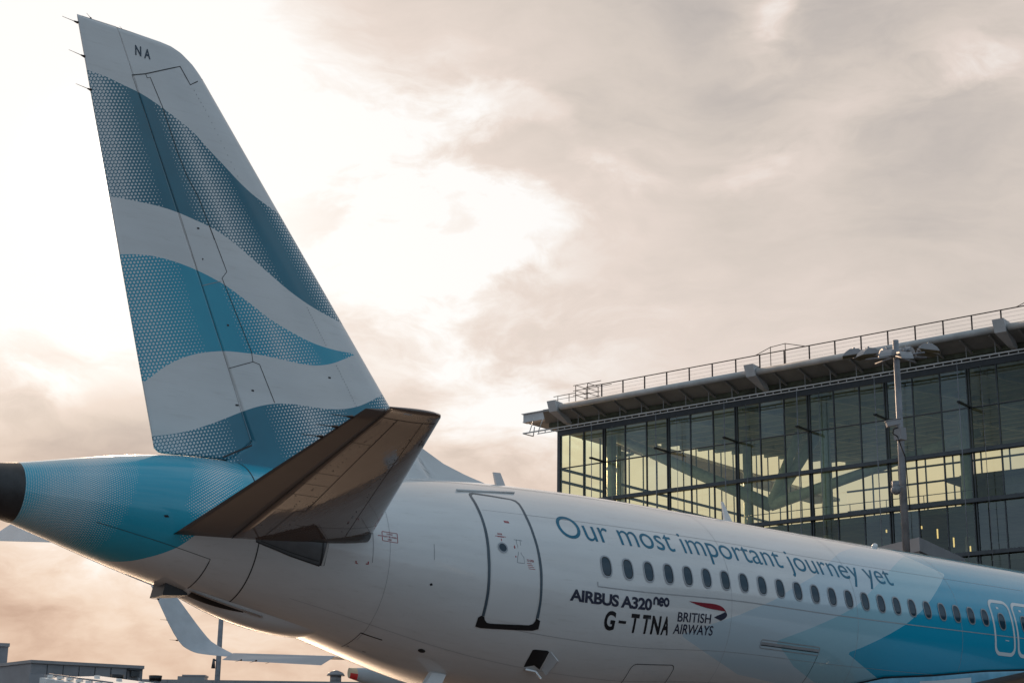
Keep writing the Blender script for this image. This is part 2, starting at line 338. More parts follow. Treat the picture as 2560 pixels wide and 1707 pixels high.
plane = empty('airliner', (-19, 0, 0), label='white and blue airliner parked tail towards us, dotted wave livery on its tall fin', cat='airliner')
PO = np.array([-19., 0, 0])                 # parts are written in world coordinates, their meshes stored relative to the thing
def part(name, me_or_bm, m, parent=plane, smooth=False, label=None):
    if isinstance(me_or_bm, bmesh.types.BMesh):
        bmesh.ops.translate(me_or_bm, vec=(19, 0, 0), verts=me_or_bm.verts); o = bm_obj(name, me_or_bm, m, parent, smooth)
    else:
        me_or_bm.transform(Matrix.Translation((19, 0, 0))); o = link(name, me_or_bm, m, parent, smooth)
    if label: o['label'] = label
    return o

S_END = 39.0
ss_ = np.concatenate([np.array([0, .02, .1, .25, .5, .8, 1.2, 1.8, 2.5, 3.3, 4.2, 5.2, 6.5, 9, 12]), np.arange(14, S_END+.001, .05)])
th_ = np.concatenate([np.linspace(0, math.pi, 126)[:-1], np.linspace(math.pi, 2*math.pi, 61)[:-1]])
SS, TH = np.meshgrid(ss_, th_, indexing='ij')
me = grid_mesh('fuselage', fus(SS, TH), True)
aTH = np.where(TH > math.pi, 2*math.pi-TH, TH); U = SS.ravel(); A = aTH.ravel()
# tail livery: boundary runs forward towards the top
bs = np.interp(A, [0, .2, .65, 1.2, 1.747, 1.865, 2.159, 2.481, 2.913, 3.15], [34.2, 34.45, 34.95, 35.55, 36.22, 36.35, 36.61, 36.96, 37.37, 37.6])
bumps = .16*np.sin((A-1.7)*3.2)*np.exp(-((A-2.0)/.5)**2)*0
setattr_f(me, 'dT', U-bs-bumps)
rel = U
dens = .36*np.exp(-((U-38.1-.25*(A-1.3))/.62)**2)+.30*np.exp(-((U-(36.0+.35*np.clip(A-1.0, -1, 1)))/.40)**2)*np.clip((1.78-A)/.3, 0, 1)+.26*np.exp(-((U-36.35-.1*(A-1.9))/.28)**2)*np.exp(-((A-1.93)/.17)**2)+.2*(U > 38.4)*np.exp(-((U-38.4)/.5)**2)*0+.13*np.clip((U-38.3)/.3, 0, 1)
setattr_f(me, 'dens', np.where(dens < .09, 0, np.minimum((dens+.06)*.66, .275)))
setattr_f(me, 'lu', U); setattr_f(me, 'lv', A*1.45)
fp = lambda pts: [hit(p) for p in pts]
Apoly = fp([Q6(1080, 1192), Q6(1200, 1160), Q6(1330, 1110), Q6(1540, 1040), Q6(1800, 930), Q6(1960, 830)])+[(22.35, 1.15), (21.0, .75), (19.2, .35), (18.0, -.5), (10, -.5), (10, 2.9)]+fp([Q6(1530, 1500), Q6(1300, 1345)])
Bpoly = fp([Q7(140, 1075), Q7(450, 960), Q7(700, 850), Q7(850, 770), Q7(980, 640)])+[(19.9, 1.02), (18.9, .72), (17.6, .35), (17.0, -.5), (10, -.5), (10, 2.9)]+fp([Q7(480, 1440), Q7(300, 1300)])
Cpoly = fp([Q7(775, 1180), Q7(900, 1135), Q7(1000, 1090), Q7(1150, 1015), Q7(1300, 925), Q7(1430, 815), Q7(1520, 710), Q7(1600, 580), Q7(1645, 480), Q7(1480, 405), Q7(1300, 325)])+[(18.4, .3), (18.6, -.4), (8, -.4), (8, 2.9)]+fp([Q7(1100, 1450), Q7(930, 1310)])
sel = (U < 32)
for nm, pl in (('dA', Apoly), ('dB', Bpoly), ('dC', Cpoly)):
    P2 = np.c_[U, A*2.0]; d = np.full(len(U), -1.); d[sel] = sdist(P2[sel], np.array(pl)*[1, 2.0]); setattr_f(me, nm, d)
fuselage = part('fuselage', me, M['fus'], smooth=True)

# ---- decals that follow the skin
def skin_poly(bm, poly, off=.004, step=.12, mi=0, holes=None):
    """a polygon in (station, angle) laid on the skin, cut fine enough to follow its curve"""
    loops = [[Vector((p[0], p[1]*2, 0)) for p in poly]]+[[Vector((p[0], p[1]*2, 0)) for p in h] for h in (holes or [])]
    tris = tessellate_polygon(loops); flat = [v for l in loops for v in l]
    skin_tris(bm, [(v.x, v.y) for v in flat], tris, off, step, mi)
def skin_tris(bm, v2, tris, off, step=.12, mi=0):
    b = bmesh.new(); vs = [b.verts.new((x, y, 0)) for x, y in v2]
    for t in tris:
        try: b.faces.new([vs[i] for i in t])
        except ValueError: pass
    for ax in (1, 0):
        lo = min(v[ax] for v in v2); hi = max(v[ax] for v in v2); stp = step if ax == 1 else step*3; k = math.floor(lo/stp)+1
        while k*stp < hi:
            n = [0, 0, 0]; n[ax] = 1; c = [0, 0, 0]; c[ax] = k*stp
            bmesh.ops.bisect_plane(b, geom=b.verts[:]+b.edges[:]+b.faces[:], plane_co=c, plane_no=n); k += 1
    b.verts.ensure_lookup_table()
    co2 = np.array([(v.co.x, v.co.y) for v in b.verts]); P = fus(co2[:, 0], co2[:, 1]/2, off)
    b.verts.index_update(); nv = [bm.verts.new(p) for p in P.tolist()]
    for f in b.faces:
        q = [nv[v.index] for v in f.verts]
        # outward: angle grows downwards on starboard
        nf = bm.faces.new(q); nf.material_index = mi; nf.smooth = True
        nf.normal_update()
        cc = nf.calc_center_median(); s_ = -cc.x; c_, _, _ = prof(s_)
        if nf.normal.dot(Vector((0, cc.y, cc.z-float(c_)))) < 0: nf.normal_flip()
    b.free()
def strip(pts, wd):                         # polyline -> ribbon polygon in (station, angle)
    p = np.array(pts, float)*[1, 2]; d = np.gradient(p, axis=0); d /= np.linalg.norm(d, axis=1)[:, None]+1e-9; n = np.c_[-d[:, 1], d[:, 0]]*wd/2
    q = np.r_[p+n, (p-n)[::-1]]; return [(a, b/2) for a, b in q]
def skin_line(bm, pts, wd, off=.004, mi=0):
    p = []
    for a, b in zip(pts[:-1], pts[1:]):
        n = max(2, int(max(abs(b[0]-a[0])/.3, abs(b[1]-a[1])/.06))+1)
        for t in np.linspace(0, 1, n)[:-1]: p.append((a[0]+(b[0]-a[0])*t, a[1]+(b[1]-a[1])*t))
    p.append(pts[-1])
    p = np.array(p)*[1, 2]; d = np.gradient(p, axis=0); d /= np.linalg.norm(d, axis=1)[:, None]+1e-9; n = np.c_[-d[:, 1], d[:, 0]]*wd/2
    L, Rr = p+n, p-n; l3, r3 = fus(L[:, 0], L[:, 1]/2, off), fus(Rr[:, 0], Rr[:, 1]/2, off)
    lv = [bm.verts.new(x) for x in l3.tolist()]; rv = [bm.verts.new(x) for x in r3.tolist()]
    for i in range(len(lv)-1):
        f = bm.faces.new((lv[i], rv[i], rv[i+1], lv[i+1])); f.material_index = mi; f.normal_update()
        cc = f.calc_center_median(); c_, _, _ = prof(-cc.x)
        if f.normal.dot(Vector((0, cc.y, cc.z-float(c_)))) < 0: f.normal_flip()
def rrect(s0, s1, t0, t1, r, n=6, k=2.0):   # rounded rectangle (s, theta)
    out = []; a0, a1 = t0*k, t1*k
    for cx, cy, st in ((s1-r, a1-r, 0), (s0+r, a1-r, 90), (s0+r, a0+r, 180), (s1-r, a0+r, 270)):
        for i in range(n+1):
            t = R(st+90*i/n); out.append((cx+r*math.cos(t), (cy+r*math.sin(t))/k))
    return out
def stretch_ring(bm, outer, inner, off, mi=0): skin_poly(bm, outer, off, mi=mi, holes=[inner])

def text_tris(body, bold=0., spacing=1.):
    cu = bpy.data.curves.new('t', 'FONT'); cu.body = body; cu.size = 1; cu.offset = bold; cu.space_character = spacing; cu.resolution_u = 6; cu.fill_mode = 'FRONT'
    o = bpy.data.objects.new('t', cu); C.objects.link(o); dg = bpy.context.evaluated_depsgraph_get(); e = o.evaluated_get(dg); me = e.to_mesh(); me.calc_loop_triangles()
    v = [(x.co.x, x.co.y) for x in me.vertices]; t = [tuple(l.vertices) for l in me.loop_triangles]; e.to_mesh_clear(); bpy.data.objects.remove(o); bpy.data.curves.remove(cu)
    return v, t
CAP = .729
def skin_text(bm, body, s_left, s_right, th_base, th_top, off=.005, bold=0., caps=CAP, mi=0, spacing=1., slant=0.):
    v, t = text_tris(body, bold, spacing); xs = [p[0] for p in v]; x0, x1 = min(xs), max(xs)
    k = (s_left-s_right)/(x1-x0); ky = (th_base-th_top)/caps
    v2 = [(s_left-(x-x0)*k-slant*y*k, (th_base-y*ky)*2) for x, y in v]
    skin_tris(bm, v2, t, off, .08, mi)

# lettering, each word a part
def words(name, body, s_left, s_right, th_base, th_top, m, bold=0., caps=CAP, spacing=1., off=.005):
    v, t = text_tris(body, bold, spacing); xs = np.array([p[0] for p in v]); x0, x1 = xs.min(), xs.max(); k = (s_left-s_right)/(x1-x0); ky = (th_base-th_top)/caps
    iv = sorted((min(xs[list(q)]), max(xs[list(q)])) for q in t); cuts = []; e = iv[0][1]
    for a, b in iv:
        if a-e > .17: cuts.append((a+e)/2)
        e = max(e, b)
    cuts = [-1e9]+cuts+[1e9]
    for a, b in zip(cuts[:-1], cuts[1:]):
        tt = [q for q in t if a < xs[list(q)].mean() < b]
        if not tt: continue
        ids = sorted({i for q in tt for i in q}); mp = {i: n for n, i in enumerate(ids)}; bm = newbm()
        skin_tris(bm, [(s_left-(v[i][0]-x0)*k, (th_base-v[i][1]*ky)*2) for i in ids], [tuple(mp[i] for i in q) for q in tt], off, .08); part(name, bm, m)
words('slogan_lettering', 'Our most important journey yet', 29.40, 19.72, 1.132, .858, M['teal'], bold=-.003, caps=.742)
words('type_lettering', 'AIRBUS A320', 29.345, 27.335, 1.712, 1.612, M['navy'], bold=.036, spacing=.93)
bm = newbm()                                # lower case suffix drawn with one even stroke
def stroke(pts): skin_line(bm, [(27.292-.405*x, 1.664-.062*y) for x, y in pts], .046, .005)
arc = lambda cx, cy, rx, ry, a0, a1, n=22: [(cx+rx*math.cos(R(a0+(a1-a0)*k/n)), cy+ry*math.sin(R(a0+(a1-a0)*k/n))) for k in range(n+1)]
stroke([(.02, 0), (.02, .55)]+arc(.15, .55, .13, .45, 180, 0, 14)+[(.28, 0)])
stroke([(.38, .5), (.62, .5)]+arc(.5, .5, .13, .5, 0, 320)); stroke(arc(.84, .5, .14, .5, 0, 360, 30))
part('type_lettering', bm, M['navy'])
bm = newbm()
for ch, a, b in (('G', 560, 690), ('T', 880, 985), ('T', 1030, 1135), ('N', 1157, 1280), ('A', 1300, 1405)):
    f0, f1 = (a-560)/845, (b-560)/845; f0, f1 = f0*(1.03-.03*f0), f1*(1.03-.03*f1); skin_text(bm, ch, 28.475-1.665*f0, 28.475-1.665*f1, 1.921, 1.757, bold=.034)
skin_poly(bm, [(28.13, 1.832), (27.945, 1.832), (27.945, 1.856), (28.13, 1.856)], .005)
part('registration_lettering', bm, M['ink'])
bm = newbm(); skin_text(bm, 'BRITISH', 26.615, 25.68, 1.796, 1.707, bold=.012); part('airline_lettering', bm, M['navy'])
bm = newbm(); skin_text(bm, 'AIRWAYS', 26.68, 25.575, 1.909, 1.815, bold=.012); part('airline_lettering', bm, M['navy'])
bm = newbm()
redp = smooth_poly([QA(1680, 270), QA(1850, 290), QA(1990, 303), QA(2060, 318), QA(2120, 345), QA(2155, 385), QA(2172, 420)], 1).tolist()+smooth_poly([QA(2150, 403), QA(2050, 385), QA(1950, 368), QA(1850, 340), QA(1760, 305)], 1).tolist()
skin_poly(bm, fp(redp), .006, mi=0)
blup = smooth_poly([QA(2174, 426), QA(2182, 455), QA(2165, 488), QA(2130, 510), QA(2100, 525)], 1).tolist()+[QA(2060, 506), QA(2010, 480)]+smooth_poly([QA(2050, 460), QA(2110, 437), QA(2152, 411)], 1).tolist()
skin_poly(bm, fp(blup), .006, mi=1)
part('ribbon_emblem', bm, [M['crimson'], M['navy']])

# seams, all strips of one part
bm = newbm()
skin_line(bm, [(35.33, t) for t in np.linspace(.25, 2.95, 30)], .022)
skin_line(bm, [(37.9, 2.08), (36.9, 2.14), (36.04, 2.196), (36.06, 2.5), (36.08, 2.85)], .018)
skin_line(bm, [(28.7, 1.561), (14.5, 1.553)], .018, mi=1); skin_line(bm, [(32.1, .40), (14.5, .46)], .014, mi=1)
skin_line(bm, [(28.7, 1.561), (28.7, 1.52)], .018, mi=1)
cg = rrect(26.3, 27.45, 2.222, 2.75, .12); skin_line(bm, cg[7:]+cg[:7], .016)
skin_line(bm, [hit(Q4(1560, 1090)), hit(Q4(1560, 1340))], .012, mi=1); skin_line(bm, [hit(Q5(520, 590)), hit(Q5(522, 700))], .012, mi=1)
ap = rrect(22.38, 24.15, 1.90, 1.985, .05); skin_line(bm, ap+ap[:1], .018, mi=1); skin_line(bm, [(24.13, 1.955), (22.40, 1.955)], .018, mi=0); skin_line(bm, [(24.13, 1.935), (22.40, 1.935)], .05, mi=1); skin_line(bm, [(22.4, 1.985), (22.5, 2.3)], .012)
skin_line(bm, fp([QW(2000, 540), QW(1820, 670)]), .012)
for s_ in (33.0, 25.1, 21.25, 17.6): skin_line(bm, [(s_, t) for t in np.linspace(.3, 2.7, 24)], .007, mi=1)
for t_ in (.92, 2.06, 2.42): skin_line(bm, [(31.0 if t_ < 2.2 else 34.5, t_), (14.5, t_)], .007, mi=1)
part('panel_seams', bm, [M['seam'], M['seamlt']])
for q0, q1, wd in ((QW(2000, 545), QW(2070, 570), .03), (QW(2010, 550), QW(2190, 610), .025), (Q5(497, 866), Q5(503, 880), .05), (QW(1868, 662), QW(1890, 666), .02), (QW(2010, 712), QW(2040, 718), .02), (Q3(918, 636), Q3(926, 648), .07)):
    bm = newbm(); skin_line(bm, [hit(q0), hit(q1)], wd); part('service_mark', bm, M['ink'])
bm = newbm()                                # caution plate
cp = rrect(32.86, 33.14, 1.345, 1.45, .012); skin_line(bm, cp+cp[:1], .011)
for k, (tx, l, r_) in enumerate((('CAUTION', 33.06, 32.95), ('FLIGHT RECORDERS', 33.125, 32.875), ('HERE', 33.04, 32.97))): skin_text(bm, tx, l, r_, 1.375+.030*k, 1.360+.030*k, bold=.02)
skin_line(bm, [(33.22, 1.40), (33.15, 1.398)], .015)
part('caution_lettering', bm, M['red'])
for a, b, c_ in ((Q4(1440, 1326), Q4(1440, 1345), Q4(1454, 1346)), (Q4(1530, 1331), Q4(1529, 1350), Q4(1512, 1348))): bm = newbm(); skin_line(bm, [hit(a), hit(b), hit(c_)], .022); part('corner_mark', bm, M['red'])

# ---- rear passenger door
bm = newbm()
ds, dt = np.meshgrid(np.linspace(30.06, 31.06, 12), np.linspace(.71, 2.0, 40), indexing='ij')
door = part('passenger_door', grid_mesh('passenger_door', fus(ds, dt, .003)[:, ::-1]), M['white'], smooth=True)
def dpoly(inset_s, tt, tb, r): return rrect(29.955+inset_s, 31.165-inset_s, tt, tb, r)
outer = fp([QD(86, 100), QD(92, 90), QD(120, 86), QD(300, 112), QD(510, 150), QD(560, 165), QD(598, 195), QD(680, 340), QD(748, 510), QD(800, 690), QD(826, 870), QD(828, 1010), QD(818, 1180), QD(790, 1345),
            QD(758, 1345), QD(795, 1180), QD(803, 1010), QD(800, 870), QD(775, 690), QD(725, 510), QD(655, 340), QD(585, 208), QD(550, 178), QD(505, 160), QD(300, 124), QD(132, 100), QD(118, 108), QD(120, 125), QD(195, 255), QD(250, 400), QD(285, 560), QD(302, 720), QD(305, 900), QD(294, 1080), QD(272, 1210), QD(243, 1325),
            QD(215, 1318), QD(245, 1200), QD(266, 1080), QD(277, 900), QD(274, 740), QD(258, 560), QD(225, 400), QD(170, 255), QD(100, 130)])
bm = newbm(); skin_poly(bm, outer, .006); part('door_outline', bm, M['slate'], door)
bm = newbm(); skin_poly(bm, fp([QD(150, 1425), QD(180, 1333), QD(212, 1316), QD(240, 1328), QD(248, 1362), QD(266, 1386), QD(300, 1395), QD(500, 1405), QD(690, 1412), QD(728, 1400), QD(752, 1372), QD(764, 1343), QD(803, 1370), QD(785, 1452), QD(725, 1467), QD(440, 1455), QD(200, 1440)]), .009)
part('door_sill', bm, M['black'], door)
def oval(s, t, a, b, n=24, p=2.0):
    out = []
    for i in range(n):
        q = 2*math.pi*i/n; cs, sn = math.cos(q), math.sin(q)
        out.append((s+a*math.copysign(abs(cs)**(2/p), cs), t+b/2*math.copysign(abs(sn)**(2/p), sn)))
    return out
bm = newbm(); stretch_ring(bm, oval(30.80, 1.327, .105, .105), oval(30.80, 1.327, .078, .078), .012); ph = part('porthole', bm, M['frame'], door)
bm = newbm(); skin_poly(bm, oval(30.80, 1.327, .08, .08), .007); part('pane', bm, M['pane'], ph) if False else part('porthole_pane', bm, M['pane'], door)
bm = newbm()
a, b = hit(QD(440, 368)), hit(QD(490, 393)); skin_poly(bm, [(a[0]+.01, a[1]), (b[0], a[1]), (b[0]-.01, b[1]), (a[0], b[1])], .006, mi=0)
skin_text(bm, 'EXIT', a[0]-.02, b[0]+.02, b[1]-.008, a[1]+.008, .009, bold=.02, mi=1)
part('exit_sign', bm, [M['red'], M['white']], door); bm = newbm()
a = hit(QD(375, 505)); skin_text(bm, 'DANGER', a[0], a[0]-.10, a[1], a[1]-.018, .006, bold=.02); skin_line(bm, [hit(QD(350, 518)), hit(QD(460, 530))], .012); skin_line(bm, [hit(QD(375, 526)), hit(QD(440, 533))], .009); skin_line(bm, [hit(QD(413, 545)), hit(QD(417, 572))], .016)
part('door_lettering', bm, M['red'], door); bm = newbm()
skin_line(bm, [hit(QD(560, 735)), hit(QD(548, 630))], .024); skin_poly(bm, fp([QD(537, 634), QD(544, 610), QD(555, 632)]), .007)
part('handle_arrow', bm, M['red'], door); bm = newbm()
a = hit(QD(670, 775)); skin_text(bm, 'TO OPEN', a[0], a[0]-.15, a[1], a[1]-.022, .006, bold=.02)
for k in range(4): skin_line(bm, [(a[0]-.01*k, a[1]+.016*(k+1)), (a[0]-.10-.025*k, a[1]+.016*(k+1))], .010)
part('door_lettering', bm, M['red'], door); bm = newbm()
for q in ([QD(540, 556), QD(622, 568)], [QD(565, 553), QD(565, 590), QD(578, 620), QD(586, 700), QD(578, 730), QD(574, 785)], [QD(600, 560), QD(606, 600), QD(612, 700), QD(640, 735), QD(648, 795), QD(576, 786)]): skin_line(bm, fp(q), .008)
part('handle_outline', bm, M['greyink'], door)
bm = newbm(); g0, g1 = (31.28, .64), (29.9, .56)
p0, p1 = fus(*g0, .02), fus(*g1, .02); tube(bm, p0, p1, .022, n=8); part('rain_gutter', bm, M['white'])

# ---- cabin windows
def window(s, t, name='cabin_window', parent=plane):
    bm = newbm(); O_, I_ = oval(s, t, .138, .205, 28, 2.7), oval(s, t, .112, .178, 28, 2.7)
    stretch_ring(bm, O_, I_, .010); f = part(name, bm, M['frame'], parent)
    bm = newbm(); stretch_ring(bm, oval(s, t, .118, .184, 28, 2.7), oval(s, t, .098, .160, 28, 2.7), .0075); part('window_seal', bm, M['black'], f if parent is plane else parent)
    bm = newbm(); skin_poly(bm, oval(s, t, .102, .165, 28, 2.6), .0055); part('window_pane', bm, M['pane'], f if parent is plane else parent)
    return f
for k in range(23): window(28.457-.5366*k, 1.369)
for s0, t0 in ((16.02, 1.385), (15.12, 1.385)):
    ee = rrect(s0-.45, s0+.27, 1.135, 1.765, .2)
    bm = newbm(); stretch_ring(bm, rrect(s0-.455, s0+.36, 1.13, 1.775, .2), rrect(s0-.39, s0+.295, 1.17, 1.735, .15), .006); e = part('emergency_exit', bm, M['white'])
    window(s0-.01, 1.39, 'exit_window', e)
    bm = newbm(); skin_line(bm, [(s0+.07, 1.23), (s0-.02, 1.232)], .05); skin_line(bm, [(s0-.06, 1.60), (s0-.2, 1.602)], .02); part('exit_marking', bm, M['white'], e)

# ---- APU exhaust
bm = newbm(); rings = []
for s, k, in ((39.003, 1.0), (39.2, .985), (39.42, .95), (39.45, .90), (39.40, .72), (39.1, .66), (38.9, .6)):
    c, h, wd = prof(39.0+.55*min(max(s-39, 0), .4)); q = [bm.verts.new((-s, -wd*k*math.sin(t), c+h*k*math.cos(t))) for t in np.linspace(0, 2*math.pi, 49)[:-1]]; rings.append(q)
for a, b in zip(rings[:-1], rings[1:]):
    for i in range(48): bm.faces.new((a[i], b[i], b[(i+1) % 48], a[(i+1) % 48])).smooth = True
bm.faces.new(rings[-1]); bmesh.ops.recalc_face_normals(bm, faces=bm.faces)
part('exhaust_cone', bm, M['charcoal_shade'])

# ---- vertical tail
z0 = ZS
TEb, TEt = (-36.67, 5.48+z0), (-38.68, 12.63+z0)
def xte(z): return TEb[0]+(TEt[0]-TEb[0])*(z-TEb[1])/(TEt[1]-TEb[1])
lez = np.array([5.2, 5.75, 5.86, 5.95, 6.1, 6.35, 6.65, 7.08, 12.16, 12.36, 12.50, 12.575, 12.60, 12.63])+z0
lex = np.array([-28.9, -29.3, -29.75, -30.2, -30.75, -31.32, -31.72, -32.11, -36.26, -36.50, -36.75, -36.98, -37.3, -38.6])
def xle(z): return np.interp(z, lez, lex)
HB, HT = (-34.84, 5.86+z0), (-37.95, 12.61+z0)
def xhi(z):
    z = np.asarray(z, float); a = HB[0]+(HT[0]-HB[0])*(z-HB[1])/(HT[1]-HB[1]); b = np.interp(z, [5.2+z0, 5.49+z0, 5.86+z0], [-35.45, -35.4, HB[0]]); return np.where(z >= HB[1], a, b)
def half(x, z):                             # half thickness
    LEs = np.interp(z, [5.2+z0, 12.16+z0, 12.63+z0], [-30.57, -36.26, -36.64]); c = LEs-xte(z); f = np.clip((LEs-x)/c, 0, 1)
    t = 5*.085*c*(.2969*np.sqrt(f)-.126*f-.3516*f**2+.2843*f**3-.1015*f**4)
    return np.maximum(t, .012)*np.where(z > 12.5+z0, np.sqrt(np.clip(1-((z-12.5-z0)/.135)**2, .05, 1)), 1)
def on_fin(px):
    y = -.15
    for _ in range(4): P = at(px, 1, y); y = -float(half(P[0], P[2]))
    return P[0], P[2]
fpx = lambda pts: [on_fin(p) for p in pts]
_b, _t = on_fin((580*1.08844, 1020*1.08844)), on_fin((268*1.08844, 65*1.08844)); HB = (_b[0], HB[1]); HT = (_t[0], HT[1])   # hinge line as seen on the skin
w1 = smooth_poly(fpx([Q1(250, 440), Q1(318, 460), Q1(430, 500), Q1(540, 555), Q1(660, 610), Q1(780, 690), Q1(900, 780), Q1(1000, 860), Q1(1090, 965), Q1(1200, 1080), Q1(1310, 1200), Q1(1420, 1300), Q1(1560, 1400), Q1(1640, 1450)])).tolist()+[(-32, 10.0+z0)]+ \
     smooth_poly(fpx([Q2(1500, 710), Q2(1460, 690), Q2(1400, 655), Q2(1320, 612), Q2(1240, 560), Q2(1160, 500), Q2(1080, 430), Q2(1000, 360), Q2(920, 290), Q2(830, 215), Q2(740, 155), Q2(640, 110), Q2(550, 70), (400, 516), (341, 503), (273, 490), (200, 480)])).tolist()
w2 = smooth_poly(fpx([Q2(180, 308), Q2(238, 304), Q2(330, 303), Q2(420, 315), Q2(500, 335), Q2(580, 362), Q2(660, 395), Q2(740, 435), Q2(820, 480), Q2(900, 540), Q2(980, 600), Q2(1060, 665), Q2(1140, 715), Q2(1220, 760), Q2(1300, 800), Q2(1380, 828), Q2(1460, 848), Q2(1548, 863)])).tolist()+ \
     smooth_poly(fpx([Q2(1548, 864), Q2(1480, 890), Q2(1420, 915), Q2(1340, 928), Q2(1260, 922), Q2(1180, 905), Q2(1100, 885), Q2(1000, 865), Q2(920, 855), Q2(820, 845), Q2(740, 848), Q2(660, 858), Q2(580, 880), Q2(510, 912), Q2(450, 950), Q2(400, 990), Q2(360, 1018), Q2(310, 1050)])).tolist()
w3 = smooth_poly(fpx([Q2(340, 1325), Q2(412, 1320), Q2(480, 1315), Q2(560, 1303), Q2(640, 1283), Q2(720, 1258), Q2(800, 1228), Q2(880, 1195), Q2(960, 1165), Q2(1040, 1145), Q2(1120, 1138), Q2(1200, 1142), Q2(1280, 1155), Q2(1360, 1168), Q2(1440, 1172), Q2(1500, 1168), Q2(1560, 1155), Q2(1620, 1130), Q2(1690, 1090), Q2(1750, 1050)])).tolist()+[(-31.2, 7.0+z0), (-31.9, 6.3+z0), (-32.8, 5.0+z0), (-39, 5.0+z0)]
def fin_attrs(me, X, Zz):
    P = np.c_[X.ravel(), Zz.ravel()]
    for nm, pl in (('w1', w1), ('w2', w2), ('w3', w3)): setattr_f(me, nm, sdist(P, pl))
    LEs = np.interp(P[:, 1], [5.2+z0, 12.16+z0, 12.63+z0], [-30.57, -36.26, -36.64]); f = (P[:, 0]-xte(P[:, 1]))/(LEs-xte(P[:, 1]))
    dn = np.interp(f, [0, .08, .24, .30, .38, .44, .58, .72, .78, .84, .89, .97], [.40, .39, .17, 0, 0, .17, .40, .18, 0, 0, .16, .37])
    dn = dn*np.where(sdist(P, w2) > 0, np.where(f < .4, .78, .92), 1.0)
    setattr_f(me, 'dens', np.where(dn < .09, 0, dn)); setattr_f(me, 'lu', P[:, 0]*.966+P[:, 1]*.26); setattr_f(me, 'lv', P[:, 1]*.966-P[:, 0]*.26)
def shell(name, X, Y, Zz):                  # two-sided loft: rows along z, columns along the chord
    Pt = np.stack([X, -Y, Zz], -1); Pb = np.stack([X, Y, Zz], -1)[:, ::-1]
    P = np.concatenate([Pt, Pb], 1); me = grid_mesh(name, P, True)
    XX, ZZ = P[..., 0], P[..., 2]
    b = bmesh.new(); b.from_mesh(me); b.verts.ensure_lookup_table(); n = P.shape[1]
    for r0 in (0, P.shape[0]-1):
        for i in range(n//2-1):
            try: b.faces.new([b.verts[r0*n+j] for j in (i, i+1, n-2-i, n-1-i)])
            except ValueError: pass
    bmesh.ops.recalc_face_normals(b, faces=b.faces); b.to_mesh(me); b.free(); return me, XX, ZZ
zr = np.concatenate([np.arange(5.2, 12.1, .045), np.linspace(12.12, 12.63, 26)])+z0
cf = (1-np.cos(np.linspace(0, math.pi/2, 90)))
X = xle(zr)[:, None]*(1-cf)+(xhi(zr)+.004)[:, None]*cf; Zr = np.repeat(zr[:, None], 90, 1)
me, XX, ZZ = shell('vertical_stabilizer', X, half(X, Zr), Zr); fin_attrs(me, XX, ZZ)
fin = part('vertical_stabilizer', me, M['fin'], smooth=True)
g = np.linspace(0, 1, 60); v = np.linspace(0, 1, 170)
zb = np.interp(g, [0, .26, .3, .96, 1], [5.875, 5.53, 5.51, 5.46, 5.53])+z0; zt = np.interp(g, [0, 1], [12.61, 12.63])+z0
Zr = zb[None]+(zt-zb)[None]*v[:, None]; X = (xhi(np.maximum(Zr, HB[1]))*0+(HB[0]+(HT[0]-HB[0])*(Zr-HB[1])/(HT[1]-HB[1]))-.006)*(1-g)[None]+xte(Zr)*g[None]
me, XX, ZZ = shell('rudder', X, half(X, Zr), Zr); fin_attrs(me, XX, ZZ)
rud = part('rudder', me, M['fin'], fin, smooth=True)
def fin_line(bm, pts, wd, mi=0, off=.004):
    p = np.array(fpx(pts)); q = []
    for a, b in zip(p[:-1], p[1:]):
        n = max(2, int(np.linalg.norm(b-a)/.12)+1)
        for t in np.linspace(0, 1, n)[:-1]: q.append(a+(b-a)*t)
    q = np.array(q+[p[-1]]); d = np.gradient(q, axis=0); d /= np.linalg.norm(d, axis=1)[:, None]+1e-9; n = np.c_[-d[:, 1], d[:, 0]]*wd/2
    L, Rr = q+n, q-n; lv = [bm.verts.new((x, -float(half(x, z))-off, z)) for x, z in L]; rv = [bm.verts.new((x, -float(half(x, z))-off, z)) for x, z in Rr]
    for i in range(len(lv)-1):
        f = bm.faces.new((lv[i], rv[i], rv[i+1], lv[i+1])); f.material_index = mi; f.normal_update()
        if f.normal.y > 0: f.normal_flip()
bm = newbm()
fin_line(bm, [Q1(600, 492), Q1(690, 484), Q1(915, 436), Q1(982, 556), Q1(1060, 520)], .018)
fin_line(bm, [Q1(690, 486), Q1(700, 510), Q1(720, 507), Q1(800, 700), Q1(900, 1000), Q1(960, 1150), Q1(1040, 1300), Q1(1140, 1568)], .012)
fin_line(bm, [Q2(725, 145), Q2(822, 402), Q2(795, 438), Q2(960, 850), Q2(968, 905), Q2(1005, 920), Q2(1090, 1135)], .012)
fin_line(bm, [Q2(683, 480), Q2(790, 455)], .010, 1); fin_line(bm, [Q2(835, 942), Q2(970, 905)], .012)
fin_line(bm, [Q1(600, 492), Q1(735, 880), Q2(560, 85), Q2(800, 850), Q2(960, 1370)], .005)
fin_line(bm, [Q2(962, 1372), Q2(800, 1440)], .03)
for q in ([Q1(1005, 590), Q1(1080, 720), Q1(1180, 920), Q1(1290, 1150)], [Q2(1270, 600), Q2(1375, 810)], [Q2(1435, 925), Q2(1545, 1150)]):
    P = np.array(q); L = np.linspace(0, 1, 16)
    for t in L:
        i = t*(len(P)-1); k = min(int(i), len(P)-2); p_ = P[k]+(P[k+1]-P[k])*(i-k); fin_line(bm, [tuple(p_), tuple(p_+np.array([1.2, 2.4]))], .014, 1)
